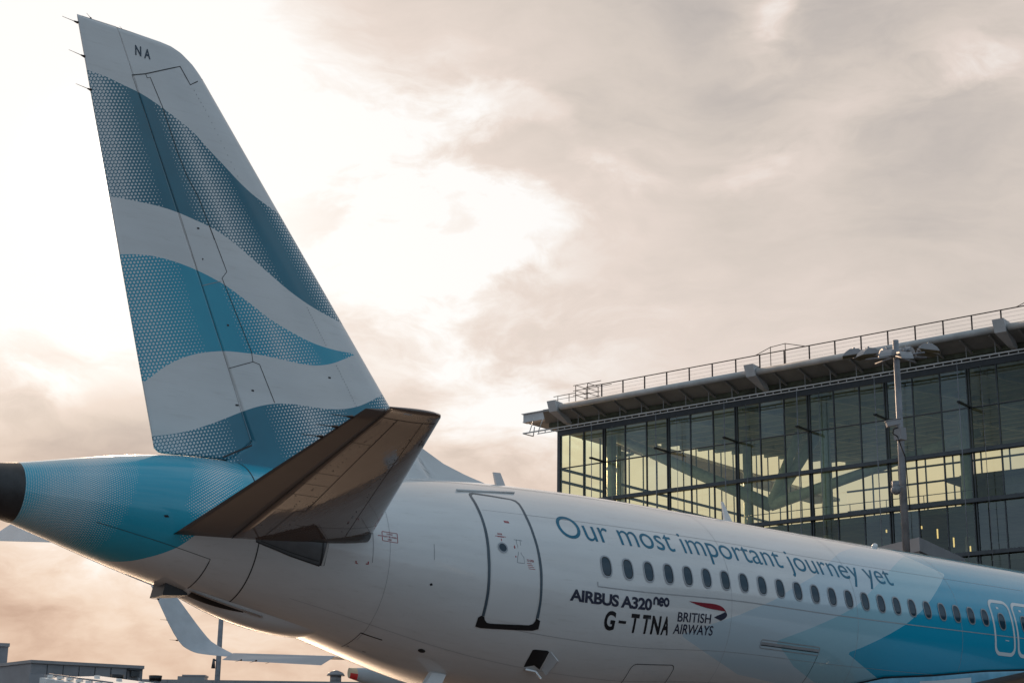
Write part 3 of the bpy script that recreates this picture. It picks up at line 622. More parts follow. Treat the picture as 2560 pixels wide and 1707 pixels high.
for a in ((655, 158, 668, 160), (684, 330, 690, 332), (822, 700, 834, 702), (960, 1065, 974, 1068), (1390, 993, 1404, 996), (870, 1147, 888, 1149)): fin_line(bm, [Q2(a[0], a[1]), Q2(a[2], a[3])], .03)
part('fin_seams', bm, [M['seam'], M['seamlt']], fin)
bm = newbm()
for ch, q in (('N', (Q1(622, 358), Q1(662, 370), Q1(620, 295))), ('A', (Q1(680, 380), Q1(721, 390), Q1(692, 318)))):
    v_, t_ = text_tris(ch, .02); x0, x1 = min(p[0] for p in v_), max(p[0] for p in v_); y1 = max(p[1] for p in v_)
    a, b, c = (np.array(on_fin(p)) for p in q); 
    if ch == 'A': c = a+(np.array(on_fin(Q1(622, 295)))-np.array(on_fin(Q1(622, 358))))
    vs = []
    for x, y in v_:
        p = a+(b-a)*(x-x0)/(x1-x0)+(c-a)*y/y1; vs.append(bm.verts.new((p[0], -float(half(p[0], p[1]))-.006, p[1])))
    for t in t_:
        f = bm.faces.new([vs[i] for i in t]); f.normal_update()
        if f.normal.y > 0: f.normal_flip()
part('fin_lettering', bm, M['greyink'], fin)
def wick(a, b, parent, r=.012):
    bm = newbm(); a, b = Vector(a), Vector(b); m = a+(b-a)*.25; tube(bm, a, m, r*2.2, r, 6); tube(bm, m, b, r*.55, r*.3, 6); part('static_discharger', bm, M['rust'], parent)
for q0, q1 in ((Q1(248, 150), Q1(145, 108)), (Q1(293, 372), Q1(188, 326)), (Q1(335, 590), Q1(234, 548))):
    wick(at(q0, 1, 0), at(q1, 1, 0), rud)
for q0, q1 in ((Q1(335, 124), Q1(304, 87)), (Q1(552, 207), Q1(520, 174))): wick(at(q0, 1, 0), at(q1, 1, 0), fin, .009)

# ---- horizontal tail
def naca(f, t): return 5*t*(.2969*np.sqrt(f)-.126*f-.3516*f**2+.2843*f**3-.1036*f**4)
def loft(name, secs, f0, f1, m, parent, nf=24, smooth=True, cap=True):
    """secs: (leading edge, trailing edge, thickness ratio); the chord slice f0..f1"""
    f = f0+(f1-f0)*(1-np.cos(np.linspace(0, math.pi/2 if f0 == 0 else math.pi/2, nf))) if f0 == 0 else np.linspace(f0, f1, nf)
    rows = []
    for le, te, t in secs:
        le, te = np.array(le), np.array(te); c = np.linalg.norm(te-le); n = np.array([0, 0, 1.]); y = naca(f, t)*c
        up_ = le+(te-le)*f[:, None]+n*y[:, None]; lo = le+(te-le)*f[:, None]-n*y[:, None]*.9; rows.append(np.concatenate([up_, lo[::-1]], 0))
    P = np.array(rows); me = grid_mesh(name, P, True); b = bmesh.new(); b.from_mesh(me); b.verts.ensure_lookup_table(); n = P.shape[1]
    if cap:
        for r0 in (0, P.shape[0]-1):
            for i in range(n//2-1):
                try: b.faces.new([b.verts[r0*n+j] for j in (i, i+1, n-2-i, n-1-i)])
                except ValueError: pass
    bmesh.ops.recalc_face_normals(b, faces=b.faces); b.to_mesh(me); b.free()
    return part(name, me, m, parent, smooth)
def lerp(a, b, t): return tuple(np.array(a)*(1-t)+np.array(b)*t)
def htail(sgn, teT):
    rl, rte, tl, tte = (-33.05, sgn*.9, 4.25+z0), (-36.73, sgn*.9, 4.00+z0), (-35.42, sgn*6.02, 5.215+z0), teT
    secs = [(lerp(rl, tl, t), lerp(rte, tte, t), .10-.02*t) for t in np.linspace(0, 1, 16)]
    # rounded tip
    for k, (dy, sh) in enumerate(((.10, .05), (.17, .15), (.20, .3))):
        a, b = np.array(tl), np.array(tte); c = b-a; secs.append((tuple(a+c*sh*1.2+np.array([0, sgn*dy, .01])), tuple(b-c*sh*.12+np.array([0, sgn*dy, .01])), (.08, .06, .03)[k]))
    if sgn > 0:
        rte, tte = (-35.85, .9, 4.46+z0), (-36.22, 6.02, 5.16+z0)
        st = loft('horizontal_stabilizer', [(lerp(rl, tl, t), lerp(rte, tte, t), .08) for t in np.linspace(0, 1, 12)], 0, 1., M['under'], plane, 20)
        bm = newbm(); q = [(-35.87, .9, 4.46+z0), (-36.24, 6.1, 5.16+z0), (-36.85, 6.1, 4.68+z0), (-36.80, .9, 4.05+z0)]; nn = np.array([.6, 0, .8])*.035
        f = [[bm.verts.new(tuple(np.array(p)+nn*k*(1 if i < 2 else .3))) for i, p in enumerate(q)] for k in (-1, 1)]; bm.faces.new(f[0]); bm.faces.new(f[1][::-1])
        for i in range(4): bm.faces.new((f[0][i], f[1][i], f[1][(i+1) % 4], f[0][(i+1) % 4]))
        bmesh.ops.recalc_face_normals(bm, faces=bm.faces); return st, part('elevator', bm, M['shark'], st), None
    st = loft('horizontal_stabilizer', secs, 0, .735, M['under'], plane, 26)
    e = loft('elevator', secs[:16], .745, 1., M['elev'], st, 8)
    return st, e, secs
hs, el, secs = htail(-1, (-36.70, -6.02, 5.14+z0)); hp, ep, _ = htail(1, (-36.85, 6.02, 4.70+z0))
def under_pt(u, f):                         # point on the starboard stabilizer's underside
    i = min(int(u*15), 14); t = u*15-i; le, te = lerp(secs[i][0], secs[i+1][0], t), lerp(secs[i][1], secs[i+1][1], t); c = np.linalg.norm(np.array(te)-le); tk = .10-.02*u
    return np.array(le)+(np.array(te)-le)*f-np.array([0, 0, 1.])*(naca(np.array(f), tk)*c*.9+.004)
bm = newbm()
def uline(pts, wd, mi=0):
    q = []
    for a, b in zip(pts[:-1], pts[1:]):
        for t in np.linspace(0, 1, 14)[:-1]: q.append((a[0]+(b[0]-a[0])*t, a[1]+(b[1]-a[1])*t))
    q.append(pts[-1]); P = np.array([under_pt(*p) for p in q]); d = np.gradient(P, axis=0); d /= np.linalg.norm(d, axis=1)[:, None]; n = np.cross(d, [0, 0, 1.])*wd/2
    l = [bm.verts.new(x) for x in (P+n).tolist()]; r_ = [bm.verts.new(x) for x in (P-n).tolist()]
    for i in range(len(l)-1):
        f = bm.faces.new((l[i], r_[i], r_[i+1], l[i+1])); f.material_index = mi; f.normal_update()
        if f.normal.z > 0: f.normal_flip()
uline([(.03, .738), (.99, .738)], .03); uline([(.10, .60), (.30, .58), (.31, .52), (.97, .52)], .010); uline([(.08, .17), (.97, .20)], .007)
for u in (.3, .42, .5, .58, .8): uline([(u, .53 if u > .3 else .6), (u, .735)], .008)
uline([(.97, .03), (.97, .73)], .012); uline([(.2, .02), (.2, .5)], .006)
rnd = random.Random(4)
for k in range(60):
    u = .1+.85*rnd.random(); f = rnd.choice((.52, .6, .2, .66)); uline([(u, f+.008), (u+.003, f+.016)], .012)
part('stabilizer_seams', bm, M['seam'], hs)
for u in (.80, .87, .94):
    i = u*15; k = min(int(i), 14); p = np.array(lerp(secs[k][1], secs[k+1][1], i-k)); wick(p, p+np.array([-.38, -.05, -.03]), el)
# root fairing and rubbing plate under the tailplane
bm = newbm(); prs = []
for t in np.linspace(0, 1, 15):
    s = 33.42+2.8*t; r_ = .30*math.sin(math.pi*min(1, .12+t*.9))**.6*(1-.55*t); cz = 4.30-.10*t; cy = -1.36+.22*t
    c_, h_, w_ = prof(s); th = math.acos(max(-1, min(1, (cz+z0-c_)/h_))); ctr = fus(s, th, -.03)
    prs.append([bm.verts.new((ctr[0], ctr[1]-r_*.95*math.cos(q)*(1 if math.cos(q) > 0 else .3), ctr[2]+r_*.72*math.sin(q))) for q in np.linspace(0, 2*math.pi, 21)[:-1]])
for a, b in zip(prs[:-1], prs[1:]):
    for i in range(20): bm.faces.new((a[i], a[(i+1) % 20], b[(i+1) % 20], b[i])).smooth = True
bm.faces.new(prs[0]); bm.faces.new(prs[-1]); bmesh.ops.recalc_face_normals(bm, faces=bm.faces)
part('root_fairing', bm, M['apron'], hs)
bm = newbm(); skin_poly(bm, fp([Q4(703, 1130), Q4(900, 1100), Q4(1150, 1030), Q4(1245, 1150), Q4(1243, 1190), Q4(1225, 1280), Q4(1205, 1362), Q4(1160, 1362), Q4(960, 1290), Q4(760, 1215), Q4(703, 1185)]), .005, mi=0)
skin_poly(bm, fp([Q4(1228, 1185), Q4(1240, 1187), Q4(1222, 1285), Q4(1200, 1362), Q4(1183, 1360), Q4(1210, 1270)]), .008, mi=1)
skin_line(bm, fp([Q4(740, 1180), Q4(960, 1265), Q4(1165, 1330)]), .02, .008, 2); skin_line(bm, fp([Q4(703, 1185), Q4(960, 1292), Q4(1170, 1364)]), .03, .008, 2); skin_line(bm, fp([Q4(1200, 1190), Q4(1175, 1360)]), .03, .0085, 2)
part('rubbing_plate', bm, [M['apron'], M['steel'], M['black']])

# ---- wings; the port wing carries the visible sharklet
def le_on(px, x):                            # point on a sight line at a given station
    d = ray(px); t = (x-CAM[0])/d[0]; P = CAM+d*t; return (P[0], P[1], P[2]-z0)
def wing(sgn, name='wing'):
    Y = lambda p: (p[0], sgn*p[1], p[2]+z0)
    at_ = lambda px, y: tuple(np.array(at(px, 1, y))-[0, 0, z0])
    TE1, TE2 = at_(QW(745, 789), 17.0), at_(QW(1640, 837), 13.4)
    HG1, HG2 = le_on(QW(840, 733), TE1[0]+.36), le_on(QW(1760, 760), TE2[0]+.36)
    def fore(p, q, c):                       # leading edge a hair below the sight line over the hinge
        P = np.array([p[0]+c, p[1]+q, p[2]+z0]); d = np.array([p[0], p[1], p[2]+z0])-CAM; k = np.hypot(*(P-CAM)[:2])/np.hypot(*d[:2]); P[2] = CAM[2]+d[2]*k-.06; return (P[0], P[1], P[2]-z0)
    L1, L2 = fore(HG1, .0, 1.5), fore(HG2, .0, 2.1)
    secs = [((-12.6, 1.5, 2.3), (-20.3, 1.5, 2.15), .14), ((-15.6, 6.4, 2.85), (-20.6, 6.4, 2.75), .12), (L2, HG2, .06), (L1, HG1, .05)]
    global AIL
    AIL = (HG1, HG2, TE1, TE2)
    return secs, Y, at_
secs_p, _, at_ = wing(1)
def build_wing(sgn):
    def mir(p): return (p[0], sgn*p[1], p[2]+z0)
    S3 = []
    for a, b in zip(secs_p[:-1], secs_p[1:]):
        for t in np.linspace(0, 1, 7)[:-1]: S3.append((mir(lerp(a[0], b[0], t)), mir(lerp(a[1], b[1], t)), a[2]*(1-t)+b[2]*t))
    S3.append((mir(secs_p[-1][0]), mir(secs_p[-1][1]), secs_p[-1][2]))
    wg = loft('wing', S3, 0, 1., M['wingp'], plane, 20)
    # sharklet
    h1, h2, t1, t2 = (np.array(mir(p)) for p in AIL); nn = np.array([.62, 0, .78])*.02; bm = newbm()
    q = [h2, h1, t1, t2]; f = [[bm.verts.new(tuple(p+nn*k*(1 if i < 2 else .4))) for i, p in enumerate(q)] for k in (-1, 1)]
    bm.faces.new(f[0]); bm.faces.new(f[1][::-1])
    for i in range(4): bm.faces.new((f[0][i], f[1][i], f[1][(i+1) % 4], f[0][(i+1) % 4]))
    bmesh.ops.recalc_face_normals(bm, faces=bm.faces); part('aileron', bm, M['wingp'], wg)
    top = [AIL[0], at_(QW(790, 708), 17.25), at_(QW(700, 660), 17.45), at_(QW(610, 598), 17.62), at_(QW(330, 215), 18.1), at_(QW(180, 10), 18.3)]
    bot = [at_(QW(800, 762), 17.0), at_(QW(600, 744), 17.25), at_(QW(470, 722), 17.45), at_(QW(335, 630), 17.62), at_(QW(125, 175), 18.1), at_(QW(40, -10), 18.3)]
    dense = []
    le, te = smooth_poly([top[0]]+top, 2), smooth_poly([bot[0]]+bot, 2)
    bm = newbm(); rows = []
    for a, b in zip(le, te):
        a, b = np.array(mir(a)), np.array(mir(b)); c = b-a; L = np.linalg.norm(c); f = (1-np.cos(np.linspace(0, math.pi, 13)))/2; rows.append((a, c, f, L))
    R3 = []
    for i, (a, c, f, L) in enumerate(rows):
        j = min(i+1, len(rows)-1); k = max(i-1, 0); sp = rows[j][0]-rows[k][0]; n = np.cross(c, sp); n /= np.linalg.norm(n)+1e-9
        if n[1]*sgn > 0: n = -n
        y = naca(f, .035)*L
        R3.append([bm.verts.new(tuple(a+c*ff+n*yy)) for ff, yy in zip(f, y)]+[bm.verts.new(tuple(a+c*ff-n*yy)) for ff, yy in list(zip(f, y))[::-1][1:-1]])
    for a, b in zip(R3[:-1], R3[1:]):
        for i in range(len(a)): bm.faces.new((a[i], b[i], b[(i+1) % len(a)], a[(i+1) % len(a)])).smooth = True
    bm.faces.new(R3[-1]); bmesh.ops.recalc_face_normals(bm, faces=bm.faces); part('sharklet', bm, M['shark'], wg)
    if sgn > 0:
        for q0, q1 in ((QW(172, 242), QW(100, 237)), (QW(256, 430), QW(184, 426)), (QW(340, 614), QW(268, 608))): wick(at(q0, 1, 17.9), at(q1, 1, 17.9), wg)
        for q0, q1 in ((QW(920, 790), QW(860, 808)), (QW(1056, 796), QW(990, 818)), (QW(1200, 802), QW(1135, 824))): wick(at(q0, 1, 15.5), at(q1, 1, 15.5), wg)
    # flap and its track fairing
    bm = newbm(); 
    pts = [((-23.2, 11.4, 3.45), .02), ((-22.9, 11.4, 3.42), .15), ((-21.8, 11.4, 3.36), .28), ((-20.4, 11.4, 3.42), .30), ((-18.6, 11.4, 3.55), .16)]
    return wg
wp = build_wing(1); ws = build_wing(-1)
def fairing(parent, ctr):
    bm = newbm(); rg = []
    for t, hh, ww, dzz in ((0, .13, .07, .02), (.06, .16, .1, 0), (.2, .24, .16, -.05), (.45, .33, .2, -.1), (.75, .30, .18, -.05), (1., .15, .1, .1)):
        c = np.array(ctr)+np.array([3.6*t, 0, dzz]); rg.append([bm.verts.new((c[0], c[1]+ww*math.cos(q), c[2]+hh*math.sin(q))) for q in np.linspace(0, 2*math.pi, 17)[:-1]])
    for k, (a, b) in enumerate(zip(rg[:-1], rg[1:])):
        for i in range(16):
            f = bm.faces.new((a[i], b[i], b[(i+1) % 16], a[(i+1) % 16])); f.smooth = True; f.material_index = (2 if 8 <= i < 16 and k == 0 else 1) if k < 1 else 0
    f = bm.faces.new(rg[0]); f.material_index = 1; bm.faces.new(rg[-1]); bmesh.ops.recalc_face_normals(bm, faces=bm.faces)
    part('flap_track_fairing', bm, [M['wingp'], M['cream'], M['redp']], parent)
fairing(wp, at(QW(1890, 915), 1, 11.6))
# belly fairing
bm = newbm(); G = []
for s in np.linspace(9.5, 22.5, 40):
    k = max(0., math.sin(math.pi*(s-9.5)/13))**.5; c, h, wd = prof(s)
    tt = np.interp(s, [12, 15.1, 16.7, 18.5, 20.1, 20.95, 22.5], [1.87, 1.905, 1.966, 2.069, 2.141, 2.247, 2.7]); row = []
    for t in np.linspace(tt, 2*math.pi-tt, 40):
        e = max(0., math.sin(math.pi*(t-tt)/(2*math.pi-2*tt)))**.6; row.append(fus(s, t, .02+.42*k*e))
    G.append(row)
me = grid_mesh('belly_fairing', np.array(G)); part('belly_fairing', me, mat('fairing_blue', (.20, .46, .60), .2, coat=.4), smooth=True)
Gp = []
for s in np.linspace(17.2, 18.95, 10):
    k = max(0., math.sin(math.pi*(s-9.5)/13))**.5; tt = np.interp(s, [12, 15.1, 16.7, 18.5, 20.1, 20.95, 22.5], [1.87, 1.905, 1.966, 2.069, 2.141, 2.247, 2.7])
    Gp.append([fus(s, t, .026+.42*k*max(0., math.sin(math.pi*(t-tt)/(2*math.pi-2*tt)))**.6) for t in np.linspace(tt+.04, tt+.6, 12)])
part('fairing_patch', grid_mesh('fairing_patch', np.array(Gp)[:, ::-1]), M['white'], smooth=True)
bm = newbm(); skin_line(bm, [(22.0, 2.5), (20.95, 2.245), (20.1, 2.139), (18.5, 2.067), (16.7, 1.964), (15.1, 1.903), (13.5, 1.88)], .05, .03); part('fairing_seam', bm, M['black'])

# ---- small fittings
def blade(px, th=.03, yv=0.):
    q = [at(p, 1, yv) for p in px]; bm = newbm(); f = [[bm.verts.new((p[0], p[1]+d*(1 if i in (2, 3) else .5), p[2])) for i, p in enumerate(q)] for d in (-th, th)]
    bm.faces.new(f[0]); bm.faces.new(f[1][::-1])
    for i in range(4): bm.faces.new((f[0][i], f[1][i], f[1][(i+1) % 4], f[0][(i+1) % 4]))
    bmesh.ops.recalc_face_normals(bm, faces=bm.faces); return bm
part('blade_antenna', blade([Q5(935, 85), Q5(985, 90), Q5(1018, 185), Q5(958, 182)]), M['fasc'])
part('blade_antenna', blade([Q6(1400, 165), Q6(1414, 170), Q6(1480, 325), Q6(1428, 320)]), M['white'])
bm = newbm(); bmesh.ops.create_icosphere(bm, subdivisions=2, radius=.07); bmesh.ops.translate(bm, vec=Vector(fus(18.9, .35, .02)), verts=bm.verts); part('beacon_light', bm, M['white'], smooth=True)
# drain mast
a, b = [np.array(fus(s, t)) for s, t in ((31.40, 2.76), (31.15, 2.73))]; dn = np.array([-.22, -.05, -.34])
bm = newbm(); vs = []
for off in (np.array([0, .06, .02]), np.array([0, -.02, -.02])): vs.append([bm.verts.new(tuple(p+off)) for p in (a, b, b+dn*.95, a+dn*.95+np.array([-.06, 0, 0]))])
bm.faces.new(vs[0]); bm.faces.new(vs[1][::-1])
for i in range(4): bm.faces.new((vs[0][i], vs[1][i], vs[1][(i+1) % 4], vs[0][(i+1) % 4]))
bmesh.ops.recalc_face_normals(bm, faces=bm.faces); dm = part('drain_mast', bm, M['white'])
# open service hatch
bm = newbm(); skin_poly(bm, fp([Q5(1213, 1333), Q5(1230, 1328), Q5(1318, 1337), Q5(1330, 1345), Q5(1290, 1420), Q5(1262, 1470), Q5(1225, 1440), Q5(1150, 1452), Q5(1165, 1420)]), .006)
hb = part('service_hatch', bm, M['black'])
A_, B_ = [np.array(fus(*hit(q), .01)) for q in (Q5(1338, 1345), Q5(1275, 1470))]; ddn = np.array([.04, -.16, -.17])
bm = newbm(); q = [A_, B_, B_+ddn*.6, A_+ddn]; f = [[bm.verts.new(tuple(p+np.array([d, 0, 0]))) for p in q] for d in (0, .025)]
bm.faces.new(f[0]); bm.faces.new(f[1][::-1])
for i in range(4): bm.faces.new((f[0][i], f[1][i], f[1][(i+1) % 4], f[0][(i+1) % 4]))
bmesh.ops.recalc_face_normals(bm, faces=bm.faces); part('hatch_door', bm, M['fasc'], hb)
bm = newbm(); a, b = np.array(fus(*hit(Q5(1155, 1460)), .03)), np.array(fus(*hit(Q5(1225, 1470)), .05)); bar(bm, a, b, .05, .03); bar(bm, b, b+np.array([.1, -.04, -.12]), .04, .03); part('hatch_latch', bm, M['alu'], hb)
bm = newbm(); skin_poly(bm, oval(31.89, 2.523, .07, .05), .006); part('drain_port', bm, M['black'])
# APU air intake: scoop flap and recess on the belly
bm = newbm(); base = [np.array(fus(s, t)) for s, t in ((36.42, 2.92), (36.02, 2.95), (36.02, 3.3), (36.40, 3.34))]; dn = np.array([-.06, 0, -.20])
up4 = [bm.verts.new(tuple(p+np.array([0, 0, .05]))) for p in base]; lo4 = [bm.verts.new(tuple(p)) for p in (base[0]+dn, base[1]+np.array([0, 0, -.06]), base[2]+np.array([0, 0, -.06]), base[3]+dn)]
bm.faces.new(up4); bm.faces.new(lo4[::-1])
for i in range(4): bm.faces.new((up4[i], lo4[i], lo4[(i+1) % 4], up4[(i+1) % 4]))
bmesh.ops.recalc_face_normals(bm, faces=bm.faces); part('intake_flap', bm, M['charcoal_shade'])  # dark tone on the flap puts its shaded underside into the colour
bm = newbm(); G = []
for s in np.linspace(33.7, 36.1, 26):
    k = math.sin(math.pi*np.clip((s-33.7)/2.4, 0, 1))**.7; G.append([fus(s, t, .005+.17*k*math.sin(math.pi*(t-2.83)/.62)**.7 if 2.83 < t < 3.45 else .0) for t in np.linspace(2.83, 3.45, 14)])
part('intake_fairing', grid_mesh('intake_fairing', np.array(G)), M['white'], smooth=True)
bulge = lambda s, t: .005+.17*math.sin(math.pi*min(1, max(0, (s-33.7)/2.4)))**.7*math.sin(math.pi*(t-2.83)/.62)**.7
part('intake_opening', grid_mesh('intake_opening', np.array([[fus(s, t, bulge(s, t)+.012) for t in np.linspace(2.86, 2.87+.13*(s-35.0)/1.05, 8)] for s in np.linspace(35.05, 36.0, 16)])), M['black'], smooth=True)
part('intake_lip', grid_mesh('intake_lip', np.array([[fus(s, t, bulge(s, t)+.03) for t in (2.838, 2.846, 2.856)] for s in np.linspace(34.7, 36.05, 16)])), M['alu'])
# landing gear
for gx, gy, r_ in ((-19.3, 3.8, .58), (-19.3, -3.8, .58), (-6.6, 0, .38)):
    bm = newbm(); tube(bm, (gx, gy, r_), (gx, gy*.9, 3.75), .14, .18, 14); tube(bm, (gx, gy-.5, r_), (gx, gy+.5, r_), .09, n=10); g_ = part('landing_gear', bm, M['alu'])
    for d in (-.42, .42):
        bm = newbm(); tube(bm, (gx, gy+d-.19, r_), (gx, gy+d+.19, r_), r_, n=32); part('wheel', bm, M['rubber'], g_)

# ------------------------------------------------------------------ terminal building: local x along the facade, y into the building
T = empty('terminal_building', (42.8108, 79.5739, 0), R(-80), label='glass walled terminal with tubular eaves and rooftop railing behind the fuselage', cat='terminal')
def tp(name, bm, m, parent=T, smooth=False): return bm_obj(name, bm, m, parent, smooth)
LEN, DEP = 62., 50.
HD, ROOF = 30.55+z0, 31.9+z0
LV = [27.7+z0, 24.55+z0, 21.0+z0, 17.3+z0, 13.6+z0]           # transom, then storey beams
mu = [-.05]+[.35+2.165*k for k in range(1, 29)]
main = [4.75+6.5*k for k in range(-0, 9)]
bm = newbm()
vs = [bm.verts.new((x, y, z)) for z0_, dz_ in ((0, 0), (1, .3)) for x, y, z in ((-.9, -1.0, ROOF+dz_), (LEN, -1.0, ROOF+dz_), (LEN, DEP+1, ROOF+5.6+dz_), (-.9, DEP+1, ROOF+5.6+dz_))]
for q in ((3, 2, 1, 0), (4, 5, 6, 7), (0, 1, 5, 4), (2, 3, 7, 6), (1, 2, 6, 5), (0, 4, 7, 3)): bm.faces.new([vs[i] for i in q])
lim(bm, -.2, LEN, -.1, .3, 31.15+z0, ROOF+.05)
# 
lim(bm, -4.1, -.92, .2, DEP, 32.3+z0, 32.62+z0); tp('roof', bm, M['soff'])
bm = newbm(); lim(bm, -4.15, 1.5, -.05, .12, 32.3+z0, 33.0+z0); lim(bm, -4.25, 1.5, -.2, .25, 33.0+z0, 33.06+z0); lim(bm, -4.05, 1.5, -.25, .35, 32.22+z0, 32.3+z0)
lim(bm, -4.15, -4.0, .12, DEP, 32.3+z0, 33.0+z0); tp('roof_fascia', bm, M['fasc'])
# sloping soffit between the wall head and the eaves tube
bm = newbm()
for a, b, y0, y1, za, zb_ in ((-.8, LEN, -1.05, -2.95, 31.55+z0, 32.05+z0),):
    vs = [bm.verts.new(p) for p in ((a, y0, za), (b, y0, za), (b, y1, zb_), (a+1.2, y1, zb_), (a, y0, za+.2), (b, y0, za+.2), (b, y1, zb_+.2), (a+1.2, y1, zb_+.2))]
    for q in ((0, 1, 2, 3), (7, 6, 5, 4), (0, 4, 5, 1), (1, 5, 6, 2), (2, 6, 7, 3), (3, 7, 4, 0)): bm.faces.new([vs[i] for i in q])
bmesh.ops.recalc_face_normals(bm, faces=bm.faces); tp('soffit', bm, M['soff'])
bm = newbm(); lim(bm, -.5, LEN, -1.0, .3, 31.2+z0, ROOF-.01); tp('eaves_beam', bm, M['dark'])
for k in range(30):
    u = 1.2+2.165*k; bm = newbm(); bar(bm, (u, -.95, 31.35+z0), (u, -2.8, 31.92+z0), .16, .12); bar(bm, (u, -1.9, 31.62+z0), (u, -1.9, 30.74+z0), .05, .05); tp('soffit_bracket', bm, M['soff'])
segs = [(2.35, 20.7), (21.5, 40.9), (41.7, LEN)]
for a, b in segs:
    bm = newbm(); tube(bm, (a, -3, 32.2+z0), (b, -3, 32.2+z0), .25, n=20); tp('eaves_tube', bm, M['steel'])
for u in (1.75, 21.1, 41.2):
    bm = newbm(); prof2 = [(-3.6, 32.72), (-2.5, 32.66), (-1.0, 31.3), (-1.05, 31.1), (-1.6, 31.2), (-3.25, 31.85)]
    f = [[bm.verts.new((u+d*(1.0 if y < -2 else .5), y, z+z0)) for y, z in prof2] for d in (-.42, .42)]
    bm.faces.new(f[0]); bm.faces.new(f[1][::-1])
    for i in range(6): bm.faces.new((f[0][i], f[1][i], f[1][(i+1) % 6], f[0][(i+1) % 6]))
    bmesh.ops.recalc_face_normals(bm, faces=bm.faces); tp('eaves_bracket', bm, M['fasc'])
# railing
rail = bm_obj('railing', (lambda b: (tube(b, (4.9, -2.75, 33.58+z0), (LEN, -2.75, 33.58+z0), .042, n=8), b)[1])(newbm()), M['rust'], T)
px_ = [6.47+2.165*k for k in range(26)]
for u in px_:
    bm = newbm(); bar(bm, (u, -2.75, 32.42+z0), (u, -2.75, 33.58+z0), .085, .085); bm_obj('railing_post', bm, M['rust'], rail)
bm = newbm()
for z in (32.7, 33.0, 33.3): tube(bm, (4.9, -2.75, z+z0), (LEN, -2.75, z+z0), .008, n=6)
bm_obj('railing_wire', bm, M['gal'], rail)
for u0 in (21.2, 42.2):
    bm = newbm(); tube(bm, (u0, -2.75, 33.58+z0), (u0+1.4, -2.75, 34.02+z0), .028, n=8); tube(bm, (u0+1.4, -2.75, 34.02+z0), (u0+2.7, -2.75, 34.1+z0), .028, n=8); tube(bm, (u0+2.7, -2.75, 34.1+z0), (u0+4.4, -2.75, 33.6+z0), .028, n=8)
    for du in (1.4, 2.7): tube(bm, (u0+du, -2.75, 32.42+z0), (u0+du, -2.75, 34.06+z0), .03, n=8)
    bm_obj('railing_hoop', bm, M['rust'], rail)
# corner cage
bm = newbm()
for a in (3.75, 5.0):
    for y in (-2.75, -1.3): tube(bm, (a, y, 32.3+z0), (a, y, 33.9+z0), .035, n=8)
for z in (33.05, 33.45, 33.9):
    for y in (-2.75, -1.3): tube(bm, (3.5, y, z+z0), (5.2 if z < 33.8 else 6.4, y, z+z0-(0 if z < 33.8 else .0)), .028, n=8)
    for a in (3.75, 5.0): tube(bm, (a, -2.75, z+z0), (a, -1.3, z+z0), .028, n=8)
tube(bm, (1.4, -2.75, 33.25+z0), (3.75, -2.75, 33.25+z0), .03, n=8)
for u in (1.85, 3.05): tube(bm, (u, -2.75, 32.6+z0), (u, -2.75, 33.25+z0), .03, n=8)
tube(bm, (1.4, -2.75, 32.95+z0), (3.75, -2.75, 32.95+z0), .02, n=8)
tube(bm, (5.2, -2.75, 33.58+z0), (4.4, -2.75, 33.45+z0), .02, n=6); bm_obj('railing_cage', bm, M['rust'], rail)
# maintenance gantry rail hung in front of the wall head
bm = newbm(); lim(bm, -2.6, LEN, -1.98, -1.86, 30.72+z0, 30.82+z0); lim(bm, -1.0, LEN, -1.96, -1.88, 30.50+z0, 30.56+z0)
for k in range(90): lim(bm, -.9+.7*k, -.84+.7*k, -1.95, -1.89, 30.56+z0, 30.72+z0)
tube(bm, (-2.6, -1.92, 30.77+z0), (-2.55, -.6, 30.77+z0), .05, n=8); tube(bm, (-2.55, -.6, 30.77+z0), (-2.5, -.5, 31.6+z0), .05, n=8); tube(bm, (-1.9, -1.9, 30.8+z0), (-1.9, -1.3, 32.2+z0), .04, n=8); tube(bm, (-.9, -1.9, 30.8+z0), (-.9, -1.3, 32.0+z0), .04, n=8)
tp('gantry_rail', bm, M['steel'])
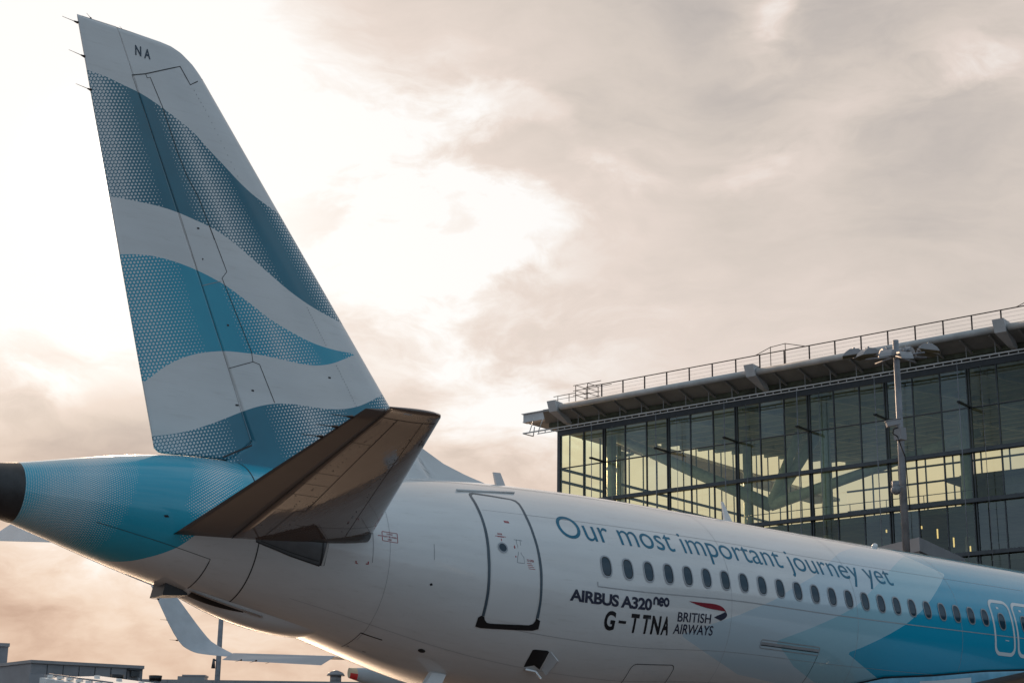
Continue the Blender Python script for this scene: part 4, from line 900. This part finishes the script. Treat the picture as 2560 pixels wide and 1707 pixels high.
# curtain wall
bm = newbm(); lim(bm, -.25, LEN, -.12, .18, HD, 31.2+z0); tp('wall_head', bm, M['mull'])
for z, hgt, dpt in ((LV[0], .075, .11), (LV[1], .28, .42), (LV[2], .28, .42), (LV[3], .28, .42), (LV[4], .36, .45)):
    bm = newbm(); lim(bm, -.1, LEN, -dpt, .08, z-hgt/2, z+hgt/2); tp('transom', bm, M['mull'])
for i, u in enumerate(mu):
    heavy = min(abs(u-m_) for m_ in main) < .3; bm = newbm()
    if heavy: lim(bm, u-.13, u-.06, -.13, .10, 0, HD); lim(bm, u+.06, u+.13, -.13, .10, 0, HD)
    else: lim(bm, u-.042, u+.042, -.09, .07, 0, HD)
    tp('mullion', bm, M['mull'])
lv = [HD]+LV
n_p = 0
for j in range(4):
    for i in range(len(mu)-1):
        if n_p >= 100: break
        if mu[i] > 50: continue
        hgt0 = {0: .03, 1: .13, 2: .13, 3: .13, 4: .17}
        ztop = lv[j]-(0 if j == 0 else hgt0[j-1]); zbot = lv[j+1]+hgt0[j]
        bm = newbm(); vs = [bm.verts.new(p) for p in ((mu[i]+.03, -.02, zbot), (mu[i+1]-.03, -.02, zbot), (mu[i+1]-.03, -.02, ztop), (mu[i]+.03, -.02, ztop))]; bm.faces.new(vs)
        # each pane tilts by a hair, as real panes do
        rr = random.Random(i*7+j); bmesh.ops.rotate(bm, cent=(mu[i]+1, -.02, (zbot+ztop)/2), matrix=Matrix.Rotation(rr.uniform(-.012, .012), 3, 'Z') @ Matrix.Rotation(rr.uniform(-.012, .012), 3, 'X'), verts=bm.verts)
        tp('window_pane', bm, M[rr.choice(('glass', 'glass', 'glassb', 'glassc'))]); n_p += 1
bm = newbm()
for a, b, z, z1 in ((mu[-6], LEN, LV[3], HD), (-.05, LEN, 0, LV[4]-.2), (-.05, LEN, LV[4]+.2, LV[3]-.2)):
    vs = [bm.verts.new(p) for p in ((a, -.02, z), (b, -.02, z), (b, -.02, z1), (a, -.02, z1))]; bm.faces.new(vs)
tp('lower_glazing', bm, M['glass'])
bm = newbm(); vs = [bm.verts.new(p) for p in ((-.05, .2, 0), (-.05, DEP, 0), (-.05, DEP, 36.4+z0), (-.05, .2, 31.0+z0))]; bm.faces.new(vs)
vs = [bm.verts.new(p) for p in ((0, DEP, 0), (LEN, DEP, 0), (LEN, DEP, 36.4+z0), (0, DEP, 36.4+z0))]; bm.faces.new(vs)
tp('end_glazing', bm, M['glass2'])
bm = newbm()
for z in LV+[26.65+z0, 22.8+z0, 19.2+z0]: lim(bm, -.12, .02, .2, DEP, z-.11, z+.11)
for z in [27.7+z0, 31+z0, 33.2+z0, 34.9+z0]: lim(bm, 0, LEN, DEP-.1, DEP+.1, z-.09, z+.09)
for k in range(1, 23): lim(bm, -.06, .02, 2.165*k-.92, 2.165*k-.82, 0, 30.7+z0+.115*min(50, 2.165*k-.9))
for k in range(1, 20): lim(bm, 3.1*k-.06, 3.1*k+.06, DEP-.05, DEP+.1, 0, 36.4+z0)
lim(bm, -.3, .0, -.1, .22, 0, 31.2+z0); tp('end_wall_frame', bm, M['mull'])
for u in main:
    bm = newbm(); bar(bm, (u, -.1, LV[0]+.0), (u, -2.0, LV[0]+.05), .12, .16); tube(bm, (u, -2.0, LV[0]), (u, -2.15, LV[0]+.02), .08, n=8); tp('facade_arm', bm, M['black'])
    bm = newbm(); tube(bm, (u, -1.9, LV[4]), (u, -1.9, 30.7+z0), .035, n=8); tube(bm, (u+1.15, -.6, LV[4]), (u+1.15, -.6, 30.5+z0), .02, n=6); tp('tie_rod', bm, M['gal'])
bm = newbm(); lim(bm, LEN+.1, LEN+130, 0, 25, 0, 31.5+z0); tp('far_glazing', bm, M['farglass'])
bm = newbm(); lim(bm, LEN+.1, LEN+130, -3, 26, 31.6+z0, 32.5+z0); tp('far_roof', bm, M['fasc'])
for k in range(20): bm = newbm(); lim(bm, LEN+3+6.5*k, LEN+3.3+6.5*k, -.2, -.004, 0, 31.4+z0); tp('far_mullion', bm, M['mull'])
# inside
bm = newbm(); cz_ = lambda y: 30.7+z0+.115*min(y, 50)
for ya, yb in zip([.3]+[3.0*k for k in range(1, 16)], [3.0*k for k in range(1, 16)]+[DEP-.2]):
    vs = [bm.verts.new((x, y, cz_(y)+d)) for d in (0, .3) for x, y in ((.1, ya), (LEN, ya), (LEN, yb), (.1, yb))]
    for q in ((3, 2, 1, 0), (4, 5, 6, 7), (0, 1, 5, 4), (2, 3, 7, 6), (1, 2, 6, 5), (0, 4, 7, 3)): bm.faces.new([vs[i] for i in q])
    lim(bm, .1, LEN, yb-.15, yb+.15, cz_(yb)-.35, cz_(yb)+.002)
for k in range(10): 
    u = 4.75+6.5*k; bar(bm, (u, .5, cz_(.5)-.2), (u, 49, cz_(49)-.2), .3, .45)
tp('interior_ceiling', bm, M['ceil'])
bm = newbm()
for z, u0, y0 in ((LV[2]-.1, 17, 1.2), (LV[3]-.1, 12, .6), (LV[4]-.1, 0.2, .6)): lim(bm, u0, LEN, y0, DEP-2, z-.35, z+.1)
lim(bm, 23, LEN, 16, 16.3, LV[4], LV[2]-.4); lim(bm, 25, LEN, 24, 24.4, LV[4], 28.0+z0); lim(bm, 25, LEN, 21, 24, 27.0+z0, 27.3+z0); lim(bm, 30, 36, 18, 19, LV[4], 26.2+z0); lim(bm, 22, 22.3, 16, 40, LV[4], LV[2]-.4); lim(bm, 26, 39, 20, 20.3, LV[2], LV[2]+1.5)
tp('interior_floors', bm, M['dark'])
def inn(px, y): # interior point seen at a pixel
    n = np.array([.98480775, .17364818, 0]); P0 = np.array([42.8108, 79.5739, 0])+n*y; d = ray(px); t = ((P0-CAM)@n)/(d@n); P = CAM+d*t-np.array([42.8108, 79.5739, 0]); e = np.array([.17364818, -.98480775, 0])
    return (float(P@e), y, float(P[2]))
def strut(a, b, ra, rb):
    bm = newbm(); tube(bm, a, b, ra, rb, n=16); tp('roof_strut', bm, M['tubei'])
nd = inn(P1r(330, 1470), 9)
strut(nd, inn(P2r(820, 560), 6), .55, .40); strut(nd, inn(P1r(640, 1000), 11), .55, .45); strut(nd, inn(P1r(1330, 1120), 12), .5, .35); strut(inn(P1r(1330, 1120), 12), inn(P1r(1700, 990), 13), .4, .35); strut(nd, inn(P1r(520, 990), 9), .42, .35)
strut(inn(P2r(1480, 960), 7), inn(P2r(1080, 1060), 7), .12, .12)
for q, y, r_ in ((P2r(1195, 900), 4, .42), (P1r(180, 1200), 12, .42), (P1r(690, 1200), 5, .40), (P1r(1600, 1100), 12, .42), (P2r(1330, 1000), 10, .30), (P2r(1290, 1000), 8, .22)):
    c = inn(q, y); bm = newbm(); tube(bm, (c[0], c[1], LV[4]), (c[0], c[1], 31.0+z0), r_, n=16); tp('interior_column', bm, M['tubei'])
bm = newbm()
for k in range(11): tube(bm, (17.5+3*k, 1.5, LV[2]), (17.5+3*k, 1.5, LV[2]+1.1), .03, n=6)
tube(bm, (17.2, 1.5, LV[2]+1.1), (LEN-6, 1.5, LV[2]+1.1), .03, n=6); tp('interior_balustrade', bm, M['mull'])
bm = newbm()
for q in (P3r(903, 290), P3r(968, 255), P3r(1272, 250), P3r(1441, 350), P3r(1612, 440), P3r(1788, 530)):
    c = inn(q, 5); lim(bm, c[0]-.035, c[0]+.035, 5, 5.1, c[2]-.35, c[2]+.35)
for q in (P3r(470, 228), P3r(570, 215)):
    c = inn(q, 6); lim(bm, c[0]-.9, c[0]+.7, 6, 6.2, c[2]-.06, c[2]+.06)
tp('interior_lamps', bm, M['lamp'])

# ------------------------------------------------------------------ floodlight mast
mb = deep((2262.3, 1300), 66.); mt = deep((2236.5, 824), 66.5)
mast = empty('light_mast', (mb[0], mb[1], 0), label='grey floodlight mast with a ring of lamps, in front of the glass terminal', cat='light mast')
H = mt[2]
bm = newbm(); tube(bm, (0, 0, 0), (0, 0, H*.55), .18, .15, 20); tube(bm, (0, 0, H*.55), (0, 0, H), .15, .12, 20)
for z in (.35, .62, .78, .86): tube(bm, (0, 0, H*z-.03), (0, 0, H*z+.03), .19-.08*z, n=20)
bm_obj('pole', bm, M['gal'], mast, True)
bm = newbm(); tube(bm, (0, 0, H-.75), (0, 0, H-.6), .22, n=16)
for k in range(9):
    a = 2*math.pi*k/9; tube(bm, (0, 0, H-.68), (math.cos(a)*1.25, math.sin(a)*1.25, H-.72), .04, n=8)
bm_obj('lamp_ring', bm, M['gal'], mast)
def flood(az, rad, tilt, z):
    bm = newbm(); prof3 = [(-.42, -.02), (-.30, .16), (.10, .22), (.36, .05), (.52, -.16), (-.42, -.16)]
    f = [[bm.verts.new((x, d, zz)) for x, zz in prof3] for d in (-.30, .30)]
    bm.faces.new(f[0]); bm.faces.new(f[1][::-1])
    for i in range(6):
        q = bm.faces.new((f[0][i], f[1][i], f[1][(i+1) % 6], f[0][(i+1) % 6])); q.material_index = 1 if i == 4 else 0
    bmesh.ops.recalc_face_normals(bm, faces=bm.faces); bmesh.ops.bevel(bm, geom=bm.edges[:], offset=.02, segments=1, affect='EDGES')
    lim(bm, -.5, -.25, -.08, .08, -.1, .06); tube(bm, (-.1, .0, .2), (-.1, 0, .34), .05, n=8)
    bmesh.ops.transform(bm, matrix=Matrix.Translation((math.cos(az)*rad, math.sin(az)*rad, z)) @ Matrix.Rotation(az, 4, 'Z') @ Matrix.Rotation(tilt, 4, 'Y') @ Matrix.Diagonal((.88, .85, .72, 1)), verts=bm.verts)
    bm_obj('floodlight', bm, [M['cladw'], M['dark']], mast)
for az, rad, tl, dz_ in ((55, 1.25, .15, -.5), (95, 1.5, .1, -.62), (130, 1.75, .12, -.8), (165, 1.45, .2, -1.0), (200, 1.2, .25, -1.15), (235, 1.0, .3, -1.2), (-60, 1.35, .2, -.75), (-20, 1.5, .1, -.6), (15, 1.2, .1, -.5)):
    flood(R(az+YAW*57.3-50), rad, tl, H+dz_+.30)
def mpt(px): p = deep(px, 66.); return p-np.array([mb[0], mb[1], 0])
c1 = mpt(P1r(1130, 935)); bm = newbm(); dr = Vector(tuple(-RT)) ; bx(bm, c1, (.55, .22, .2), Matrix.Rotation(YAW-math.pi/2, 4, 'Z') @ Matrix.Rotation(R(-12), 4, 'Y')); bx(bm, c1+np.array([0, 0, .13]), (.66, .26, .03), Matrix.Rotation(YAW-math.pi/2, 4, 'Z') @ Matrix.Rotation(R(-12), 4, 'Y'))
q = mpt(P1r(1175, 965)); bar(bm, c1, q, .08, .08); bx(bm, q+np.array([0, 0, -.25]), (.36, .36, .5)); bm_obj('security_camera', bm, M['cladw'], mast)
c2 = mpt(P1r(1150, 1370)); q2 = mpt(P1r(1195, 1350)); bm = newbm(); bar(bm, c2+np.array([0, 0, .15]), q2, .07, .07); bmesh.ops.create_uvsphere(bm, u_segments=12, v_segments=8, radius=.2, matrix=Matrix.Translation(c2)); tube(bm, c2, c2+np.array([0, 0, .35]), .15, n=12); bm_obj('dome_camera', bm, M['gal'], mast)
bm = newbm(); pl = [mpt(P1r(1155, 960)), mpt(P1r(1125, 970)), mpt(P1r(1120, 1000)), mpt(P1r(1150, 1018)), mpt(P1r(1172, 1080)), mpt(P1r(1200, 1150)), mpt(P1r(1212, 1280)), mpt(P1r(1232, 1500))]
for a, b in zip(pl[:-1], pl[1:]): tube(bm, a-fw*.25, b-fw*.25, .025, n=6)
bm_obj('cable', bm, M['rubber'], mast)

# ------------------------------------------------------------------ jet bridge head
c = deep(P3r(1245, 392), 74.); e1 = deep(P3r(560, 452), 79.); e2 = deep(P3r(1710, 505), 80.)
jb = empty('jet_bridge', (c[0], c[1], 0), label='grey flat roofed jet bridge cabin behind the fuselage, below the glass wall', cat='jet bridge')
a2, b2 = np.array([e1[0]-c[0], e1[1]-c[1]]), np.array([e2[0]-c[0], e2[1]-c[1]]); Hc = c[2]
def quadbox(a, b, z0_, z1_, grow=0.):
    bm = newbm(); an, bn = a/np.linalg.norm(a), b/np.linalg.norm(b); o = -(an+bn)*grow; A2, B2 = a+(an-bn)*grow, b+(bn-an)*grow; D2 = a+b+(an+bn)*grow
    p = [o, A2, D2, B2]; lo = [bm.verts.new((q[0], q[1], z0_)) for q in p]; hi = [bm.verts.new((q[0], q[1], z1_)) for q in p]
    bm.faces.new(lo); bm.faces.new(hi)
    for i in range(4): bm.faces.new((lo[i], lo[(i+1) % 4], hi[(i+1) % 4], hi[i]))
    bmesh.ops.recalc_face_normals(bm, faces=bm.faces); return bm
bm_obj('cabin', quadbox(a2, b2, Hc-4.2, Hc-.62), M['clad'], jb); bm_obj('roof_cap', quadbox(a2, b2, Hc-.62, Hc, .08), M['cladw'], jb)
bm = newbm(); m2 = (a2+b2)/2; tube(bm, (m2[0], m2[1], 0), (m2[0], m2[1], Hc-4.2), 1.1, n=20); bm_obj('column', bm, M['gal'], jb)

# ------------------------------------------------------------------ buildings low on the left
def block(name, pxs, depths, drop, back, label, cat, capw=.5):
    """a flat roofed block whose roof corners run along the given sight lines, down to the ground"""
    P = [deep(p, d) for p, d in zip(pxs, depths)]; zt_ = max(p[2] for p in P); base = P[len(P)//2]
    o = empty(name, (base[0], base[1], 0), label=label, cat=cat); f2 = ray(pxs[-1])[:2]; f2 = np.array([f2[0]*math.cos(.12)-f2[1]*math.sin(.12), f2[0]*math.sin(.12)+f2[1]*math.cos(.12)])*back
    ring = [p[:2]-base[:2] for p in P]; ring = ring+[ring[-1]+f2, ring[0]+f2]
    def slab(z0_, z1_, g):
        bm = newbm(); cen = np.mean(ring, 0); r2 = [cen+(q-cen)*(1+g/np.linalg.norm(q-cen)) for q in ring]; n = len(r2)
        lo = [bm.verts.new((q[0], q[1], z0_)) for q in r2]; hi = [bm.verts.new((q[0], q[1], z1_)) for q in r2]; bm.faces.new(lo); bm.faces.new(hi)
        for i in range(n): bm.faces.new((lo[i], lo[(i+1) % n], hi[(i+1) % n], hi[i]))
        bmesh.ops.recalc_face_normals(bm, faces=bm.faces); return bm
    bm_obj('wall', slab(0, zt_-capw, 0), M['clad'], o); bm_obj('parapet', slab(zt_-capw+.002, zt_, .12), M['cladw'], o)
    return o, base, zt_
gb, gbase, gz = block('grey_building', [QL(-500, 545), QL(440, 410), QL(2003, 466)], [96, 90, 93], 0, 12, 'low grey clad building with flat parapet at the lower left edge', 'building', .17)
bm = newbm()
for k in range(1, 7):
    p = deep(QL(440+224*k, 480), 90+3*k/7.-.04); q = p-np.array([gbase[0], gbase[1], 0]); bx(bm, (q[0]-fw[0]*.03, q[1]-fw[1]*.03, (gz-.2)/2), (.035, .035, gz-.22))
bm_obj('cladding_joint', bm, M['seam'], gb)
p = deep(QL(1890, 575), 92.6)-np.array([gbase[0], gbase[1], 0])-fw*.1; bm = newbm(); bx(bm, p, (.5, .2, .3)); bx(bm, p+np.array([0, 0, .25]), (.75, .25, .12)); bm_obj('wall_lamp', bm, M['mull'], gb)
p = deep(QL(1955, 600), 92.7)-np.array([gbase[0], gbase[1], 0])-fw*.12; bm = newbm(); tube(bm, (p[0], p[1], 0), (p[0], p[1], gz-.7), .06, n=8); bm_obj('drain_pipe', bm, M['cladw'], gb)
p = deep(QL(660, 640), 90.6)-np.array([gbase[0], gbase[1], 0]); bm = newbm(); bx(bm, (p[0], p[1], p[2]-1.2), (.9, .9, 2.6), Matrix.Rotation(YAW, 4, 'Z')); bm_obj('doorway', bm, M['dark'], gb)
block('plant_tower', [QL(-700, 150), QL(-300, 152), QL(123, 157)], [99, 98, 98.6], 0, 6, 'taller grey clad block at the left edge, rising above the low building', 'building', .2)
# service vehicle with white sunlit roof in front
vb = deep(QL(1400, 640), 62.); sv = empty('service_vehicle', (vb[0], vb[1], 0), YAW-math.pi/2-.35, label='white sunlit roof of a tall service vehicle in front of the grey building', cat='service vehicle')
vz = vb[2]
bm = newbm(); vs = [bm.verts.new(p) for p in ((-1.75, -1.3, 0), (3.2, -1.3, 0), (3.2, 2.6, 0), (-1.75, 2.6, 0), (-1.75, -1.3, vz-.05), (3.2, -1.3, vz-.75), (3.2, 2.6, vz-.30), (-1.75, 2.6, vz+.30))]
for q in ((0, 1, 2, 3), (4, 5, 6, 7), (0, 1, 5, 4), (1, 2, 6, 5), (2, 3, 7, 6), (3, 0, 4, 7)): bm.faces.new([vs[i] for i in q])
bmesh.ops.recalc_face_normals(bm, faces=bm.faces); bm_obj('body', bm, M['van'], sv)
for k in range(6): bm = newbm(); bx(bm, (-1.5+.42*k, -.95, vz+.02-.058*k), (.22, .16, .10)); bm_obj('roof_fitting', bm, M['van'], sv)
for k in range(4): bm = newbm(); bx(bm, (-1.2+1.0*k, 1.6, vz+.16-.13*k), (.16, .16, .16)); bm_obj('roof_fitting', bm, M['van'], sv)
bm = newbm(); tube(bm, (-1.6, -.95, vz+.10), (1.2, -.95, vz-.25), .03, n=8); bm_obj('roof_rail', bm, M['clad'], sv)
bm = newbm(); bx(bm, (-2.1, .6, vz-1.2), (.65, 3.2, 2.6)); bm_obj('rear_panel', bm, M['clad'], sv)
# long shed along the bottom with vents
sb = deep((700, 1702), 110.); sd = empty('long_shed', (sb[0], sb[1], 0), YAW-math.pi/2, label='long low shed roof along the bottom edge under the wing, with roof vents', cat='building')
sz = deep((700, 1701), 110.)[2]
bm = newbm(); lim(bm, -14, 16, 0, 14, 0, sz-.25); bm_obj('wall', bm, M['clad'], sd); bm = newbm(); lim(bm, -14.1, 16.1, -.1, 14.1, sz-.248, sz); 
for k in range(20): lim(bm, -13.5+1.5*k, -13.46+1.5*k, -.13, -.1, sz-.24, sz-.02)
bm_obj('roof_edge', bm, M['cladw'], sd)
def sx(px): p = deep(px, 110.)-sb; return float(p[0]*math.cos(YAW-math.pi/2)+p[1]*math.sin(YAW-math.pi/2))
x_ = sx(QW(1762, 960)); bm = newbm(); tube(bm, (x_, .5, sz), (x_, .5, sz+.42), .38, n=16); tube(bm, (x_, .5, sz+.42), (x_, .5, sz+.62), .62, .5, 16); tube(bm, (x_, .5, sz+.62), (x_, .5, sz+.78), .5, .12, 16); bm_obj('roof_vent', bm, M['cladw'], sd)
x_ = sx(QW(450, 970)); bm = newbm(); lim(bm, x_-.9, x_+.9, .4, 1.6, sz, sz+.26); lim(bm, x_-.6, x_+.95, .35, 1.65, sz+.26, sz+.36); bm_obj('roof_hatch', bm, M['cladw'], sd)
for q, hh in ((QL(1640, 640), 1.3), (QL(2175, 650), 1.1)):
    p = deep(q, 84.); o = empty('flue', (p[0], p[1], 0), label='black capped flue %s' % ('standing nearer the service vehicle roof' if q[0] < 330 else 'standing right of the grey building, beside the shed'), cat='flue', group='black capped flues low on the left')
    bm = newbm(); zt_ = deep((q[0], QL(0, 590 if q[0] < 330 else 602)[1]), 84.)[2]; tube(bm, (0, 0, 0), (0, 0, zt_-.2), .26, n=16); bm_obj('pipe', bm, M['gal'], o)
    bm = newbm(); tube(bm, (0, 0, zt_-.27), (0, 0, zt_), .30, .34, 16); bm_obj('cap', bm, M['black'], o)
# slim camera pole
pb = deep((541.5, 1701), 95.); ptop = deep((554.5, 1530), 95.8)
lp = empty('camera_pole', (pb[0], pb[1], 0), label='slim grey pole with a small camera, seen below the sharklet', cat='pole')
bm = newbm(); tube(bm, (0, 0, 0), (ptop[0]-pb[0], ptop[1]-pb[1], ptop[2]+3), .20, .12, 14); bm_obj('pole', bm, M['gal'], lp, True)
p = deep(QW(664, 835), 95.)-np.array([pb[0], pb[1], 0]); q = deep(QW(700, 800), 95.2)-np.array([pb[0], pb[1], 0]); bm = newbm(); tube(bm, p+np.array([0, 0, .3]), q, .05, n=8); tube(bm, p+np.array([0, 0, -.2]), p+np.array([0, 0, .35]), .12, .06, 10); bm_obj('security_camera', bm, M['mull'], lp)
